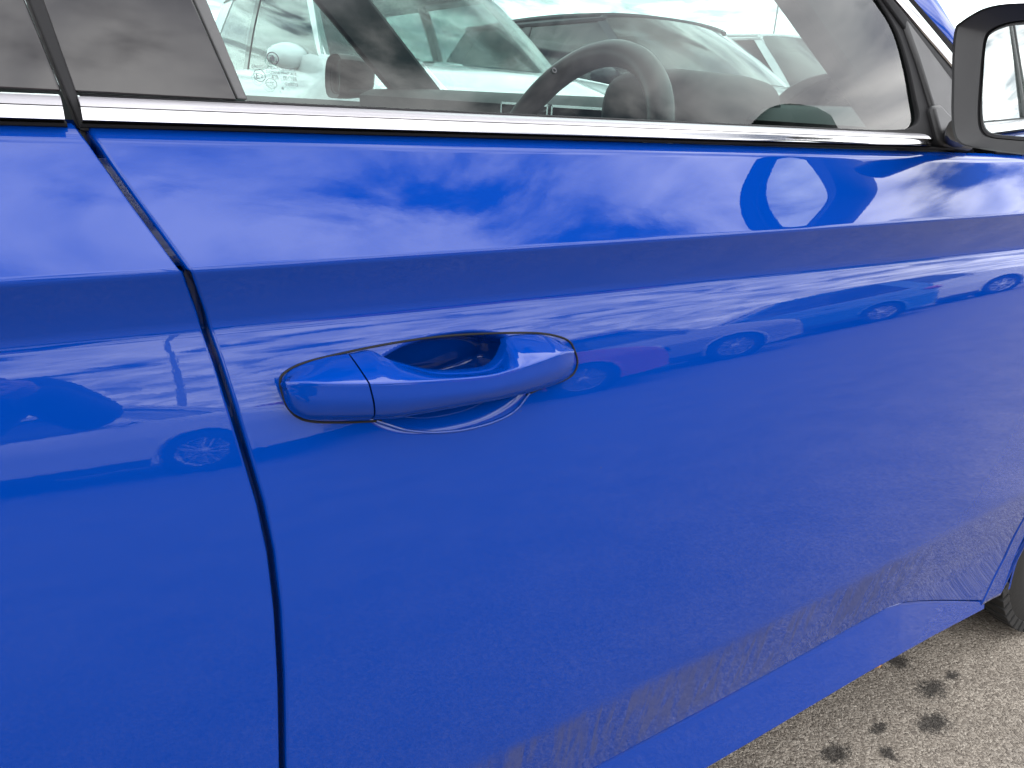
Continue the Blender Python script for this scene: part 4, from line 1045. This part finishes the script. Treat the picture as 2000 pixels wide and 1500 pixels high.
        s_.loft([[mc+np.array((dx, k*.115*math.cos(q), k*.072*math.sin(q))) for q in np.linspace(0, 2*math.pi, 16, endpoint=False)] for dx, k in ((-.035, .93), (-.03, 1), (.02, 1), (.06, .8), (.09, .3))]); s_.build('door_mirror', paint, t, ang=50)
        s_ = MB(); s_.tube([mc+np.array((.0, -sd_*.08, -.03)), onside(Ab[0]-.20, belt+.01)], .022, 8); s_.build('mirror_arm', 'black_plastic', t)
        for xh in (bx+.12, bx-.82):
            s_ = MB(); s_.tube([(xh, sd_*(hw*.985+.012), .86), (xh-.03, sd_*(hw*.99+.03), .862), (xh-.15, sd_*(hw*.99+.03), .864), (xh-.18, sd_*(hw*.985+.012), .865)], .012, 8); s_.build('door_handle', paint, t)
        s_ = MB(); s_.tube([(hl-.40, sd_*hw*.90, hood-.26), (hl-.22, sd_*hw*.84, hood-.285), (hl-.10, sd_*hw*.70, hood-.31), (hl-.045, sd_*hw*.50, hood-.325)], [.02, .06, .065, .035], 10); s_.build('headlight', 'lens_clear', t)
        s_ = MB(); s_.tube([(-hl+.32, sd_*hw*.955, .88), (-hl+.14, sd_*hw*.93, .87), (-hl+.02, sd_*hw*.80, .86), (-hl+.0, sd_*hw*.55, .86)], [.02, .055, .06, .04], 10); s_.build('tail_light', 'lens_red', t)
        s_ = MB(); s_.box((0, sd_*(hw*.985), .27), (Lg-2.5, .03, .12)); s_.build('sill_cladding', 'black_plastic', t, bevel=.01)
    s_ = MB(); s_.tube([(hl-.05, y_, .60) for y_ in np.linspace(-hw*.52, hw*.52, 6)], .10, 8); s_.build('grille', 'gloss_black', t, ang=50)
    s_ = MB(); s_.box((hl-.08, 0, .34), (.16, W*.74, .14)); s_.build('lower_bumper', 'black_plastic', t, bevel=.03)
    s_ = MB(); s_.box((0, 0, .27), (Lg-.5, W*.8, .16)); s_.build('underbody', 'black_plastic', t, smooth=False)
    for y_ in (-.36, .36):
        for dx in (.0, -.95):
            s_ = MB(); s_.box((xw-1.32+dx, y_, .82), (.16, .46, .5)); s_.box((xw-1.40+dx, y_, 1.17), (.10, .26, .18)); s_.build('seat', 'seat_fabric', t, bevel=.04, seg=2)
    s_ = MB(); s_.box((xw-.30, 0, belt-.06), (.6, W*.76, .10)); s_.build('dashboard', 'dark_cabin', t, bevel=.03)
    return t

row = 'cars parked nose-in beyond the blue car'
HD = -math.pi/2
make_car('hatchback_car', 'white car facing the blue car, seen through the side window behind the dark windscreen pillar', 'white_paint', (2.35, 4.97), HD, H=1.70, hood=1.16, belt=1.08, style='suv', glass='mid_glass', group=row)
make_car('estate_car', 'dark grey car beyond the steering wheel, its pale windscreen above a dark bonnet', 'dark_paint', (4.62, 4.95), HD, H=1.68, hood=1.21, belt=1.12, style='suv', clad=True, group=row)
make_car('hatchback_car', 'white roofed car behind the dark grey car, farthest right through the window', 'white_paint', (7.1, 5.6), HD, H=1.78, hood=1.20, belt=1.12, style='suv', glass='dark_glass', group=row)
make_car('hatchback_car', 'silver car at the far left of the row beyond the blue car', 'silver_paint', (-.45, 5.7), HD, H=1.5, group=row)
opp = 'cars parked behind the photographer, mirrored in the door'
make_car('hatchback_car', 'white car mirrored at left of the door handle, wheel below the pale bonnet', 'white_paint', (.25, -7.0), R_(35), H=1.5, group=opp)
make_car('saloon_car', 'red car mirrored just right of the door handle', 'red_paint', (3.6, -6.6), R_(35), H=1.46, style='sedan', group=opp)
make_car('saloon_car', 'silver car mirrored in the middle of the front door', 'silver_paint', (6.0, -6.8), R_(35), H=1.46, style='sedan', group=opp)
make_car('hatchback_car', 'bright blue car mirrored near the door mirror, alloy wheel visible', 'azure_paint', (9.6, -7.0), R_(215), H=1.5, group=opp)
make_car('estate_car', 'dark car mirrored at the far left of the rear door', 'dark_paint', (-4.0, -6.0), R_(35), H=1.6, hood=1.08, belt=1.02, style='suv', group=opp)
make_car('estate_car', 'white tall car mirrored at the far right edge of the door', 'white_paint', (13.0, -6.8), R_(35), H=1.65, hood=1.1, belt=1.05, style='suv', group=opp)

# lamp posts of the car park
def lamp(label, x, y, h=8.):
    t = empty('street_lamp', (x, y, 0), label=label, category='street lamp', group='car park lamps')
    s_ = MB(); s_.tube([(0, 0, 0), (0, 0, .9), (0, 0, .95), (0, 0, h)], [.09, .09, .065, .04], 12); s_.build('pole', 'steel', t)
    s_ = MB(); s_.tube([(0, 0, h), (.25, 0, h+.14), (.7, 0, h+.2)], .03, 8); s_.build('arm', 'steel', t)
    s_ = MB(); s_.box((.95, 0, h+.2), (.6, .26, .10)); s_.build('lamp_head', 'steel', t, bevel=.03)
p = onY(1512, 60, 30.)
lamp('thin lamp post against the white sky above the parked cars', float(p[0]), 30.)
lamp('lamp post mirrored in the gap beside the rear door', 1.5, -11., 7.)
lamp('lamp post mirrored in the door mirror glass', -16., -7.0, 8.)

# leaf fragment by the sill
lp = onZ(1714, 1302, .004); mb = MB(); mb.add([lp+np.array(q) for q in ((-.011, -.001, .001), (-.004, -.006, .004), (.008, -.004, .002), (.012, .001, .001), (.004, .006, .005), (-.006, .005, .003), (0, 0, .006))], [(0, 1, 6), (1, 2, 6), (2, 3, 6), (3, 4, 6), (4, 5, 6), (5, 0, 6)])
lf = mb.build('fallen_leaf', 'leaf', None); lf['label'] = 'tiny orange leaf scrap on the asphalt at the edge of the sill'; lf['category'] = 'leaf'

# ------------------------------------------------------------------ the photographer, mirrored in the rear door
def skin_body(name, verts, edges, radii, mat, parent, sub=2, root=0):
    me_ = bpy.data.meshes.new(name); me_.from_pydata([tuple(v) for v in verts], edges, []); me_.update()
    o = link(name, me_, mat, parent, False)
    sk = o.modifiers.new('skin', 'SKIN'); sk.use_smooth_shade = True
    for i, r_ in enumerate(radii):
        sv = me_.skin_vertices[0].data[i]; sv.radius = r_ if hasattr(r_, '__len__') else (r_, r_); sv.use_root = (i == root)
    o.modifiers.new('sub', 'SUBSURF').levels = sub; o.modifiers['sub'].render_levels = sub
    return o
PX, PY = -.27, -1.04
PER = empty('person', (PX, PY, 0), label='person in dark clothes crouching with a phone held out, mirrored in the rear door', category='person')
V_ = [(-.10, -.16, .56), (-.05, -.12, .70), (.0, -.06, .86), (.05, -.01, 1.00), (.06, .02, 1.08),
      (.24, .0, 1.03), (.33, .10, .86), (.24, .33, .95),
      (-.13, .0, 1.03), (-.22, .10, .84), (.03, .33, .95),
      (0., -.14, .52), (-.02, .22, .50), (-.06, .04, .10), (-.06, .08, .05), (-.05, .22, .035),
      (-.20, -.14, .52), (-.26, .22, .50), (-.27, .04, .10), (-.27, .08, .05), (-.29, .22, .035)]
E_ = [(0, 1), (1, 2), (2, 3), (3, 4), (3, 5), (5, 6), (6, 7), (3, 8), (8, 9), (9, 10), (0, 11), (11, 12), (12, 13), (13, 14), (14, 15), (0, 16), (16, 17), (17, 18), (18, 19), (19, 20)]
Rr = [(.17, .12), (.155, .115), (.175, .125), (.15, .11), .062, .068, .055, .042, .068, .055, .042, .092, .066, .05, .045, .04, .092, .066, .05, .045, .04]
skin_body('clothed_body', V_, E_, Rr, 'jacket', PER)
hv = [(.06, .03, 1.09), (.06, .055, 1.15), (.06, .075, 1.21), (.06, .075, 1.27), (.06, .06, 1.32)]
skin_body('head', hv, [(0, 1), (1, 2), (2, 3), (3, 4)], [.055, .058, (.074, .085), (.076, .092), (.055, .068)], 'skin', PER)
mb = MB(); mb.lathe([(.10, .002), (.092, .042), (.066, .078), (.02, .095), (-.035, .094), (-.05, .085)], 'z', 24, (.06, .05, 1.255)); mb.build('hair', 'hair', PER)
mb = MB(); mb.loft([[(a+.06, .158+b, 1.21+c) for a, b, c in q] for q in ([(-.006, 0, .030), (.006, 0, .030), (.004, .006, .030)], [(-.016, -.004, -.012), (.016, -.004, -.012), (0, .022, -.010)])]); mb.build('nose', 'skin', PER)
# hands with five fingers round the phone
for sd_ in (1, -1):
    hx = sd_*.085; HO = np.array((.135, .0, -.05)); verts = [(sd_*.10, .345, 1.0), (hx, .40, 1.01), (hx-sd_*.01, .44, 1.01)]; edges = [(0, 1), (1, 2)]; rad = [.028, (.036, .02), (.03, .018)]
    for k, (dz, ln) in enumerate(((.030, .9), (.010, 1.), (-.010, .95), (-.028, .75))):
        b0 = len(verts); verts += [(hx-sd_*.004, .455, 1.01+dz), (hx-sd_*.012, .455+.034*ln, 1.01+dz), (hx-sd_*.035*ln, .455+.038*ln, 1.012+dz)]
        edges += [(2, b0), (b0, b0+1), (b0+1, b0+2)]; rad += [.0095, .0088, .0078]
    b0 = len(verts); verts += [(hx-sd_*.02, .425, 1.045), (hx-sd_*.045, .445, 1.055)]; edges += [(1, b0), (b0, b0+1)]; rad += [.011, .009]
    skin_body('hand', [tuple(np.array(q)+HO) for q in verts], edges, rad, 'skin', PER, 1)
ph = MB(); ph.box((0, 0, 0), (.160, .009, .076)); 
pho = ph.build('phone', 'phone_body', None, bevel=.004, seg=3); pho.location = (PX+.135, PY+.472, .962); pho['label'] = 'dark phone held level in both hands of the person'; pho['category'] = 'phone'
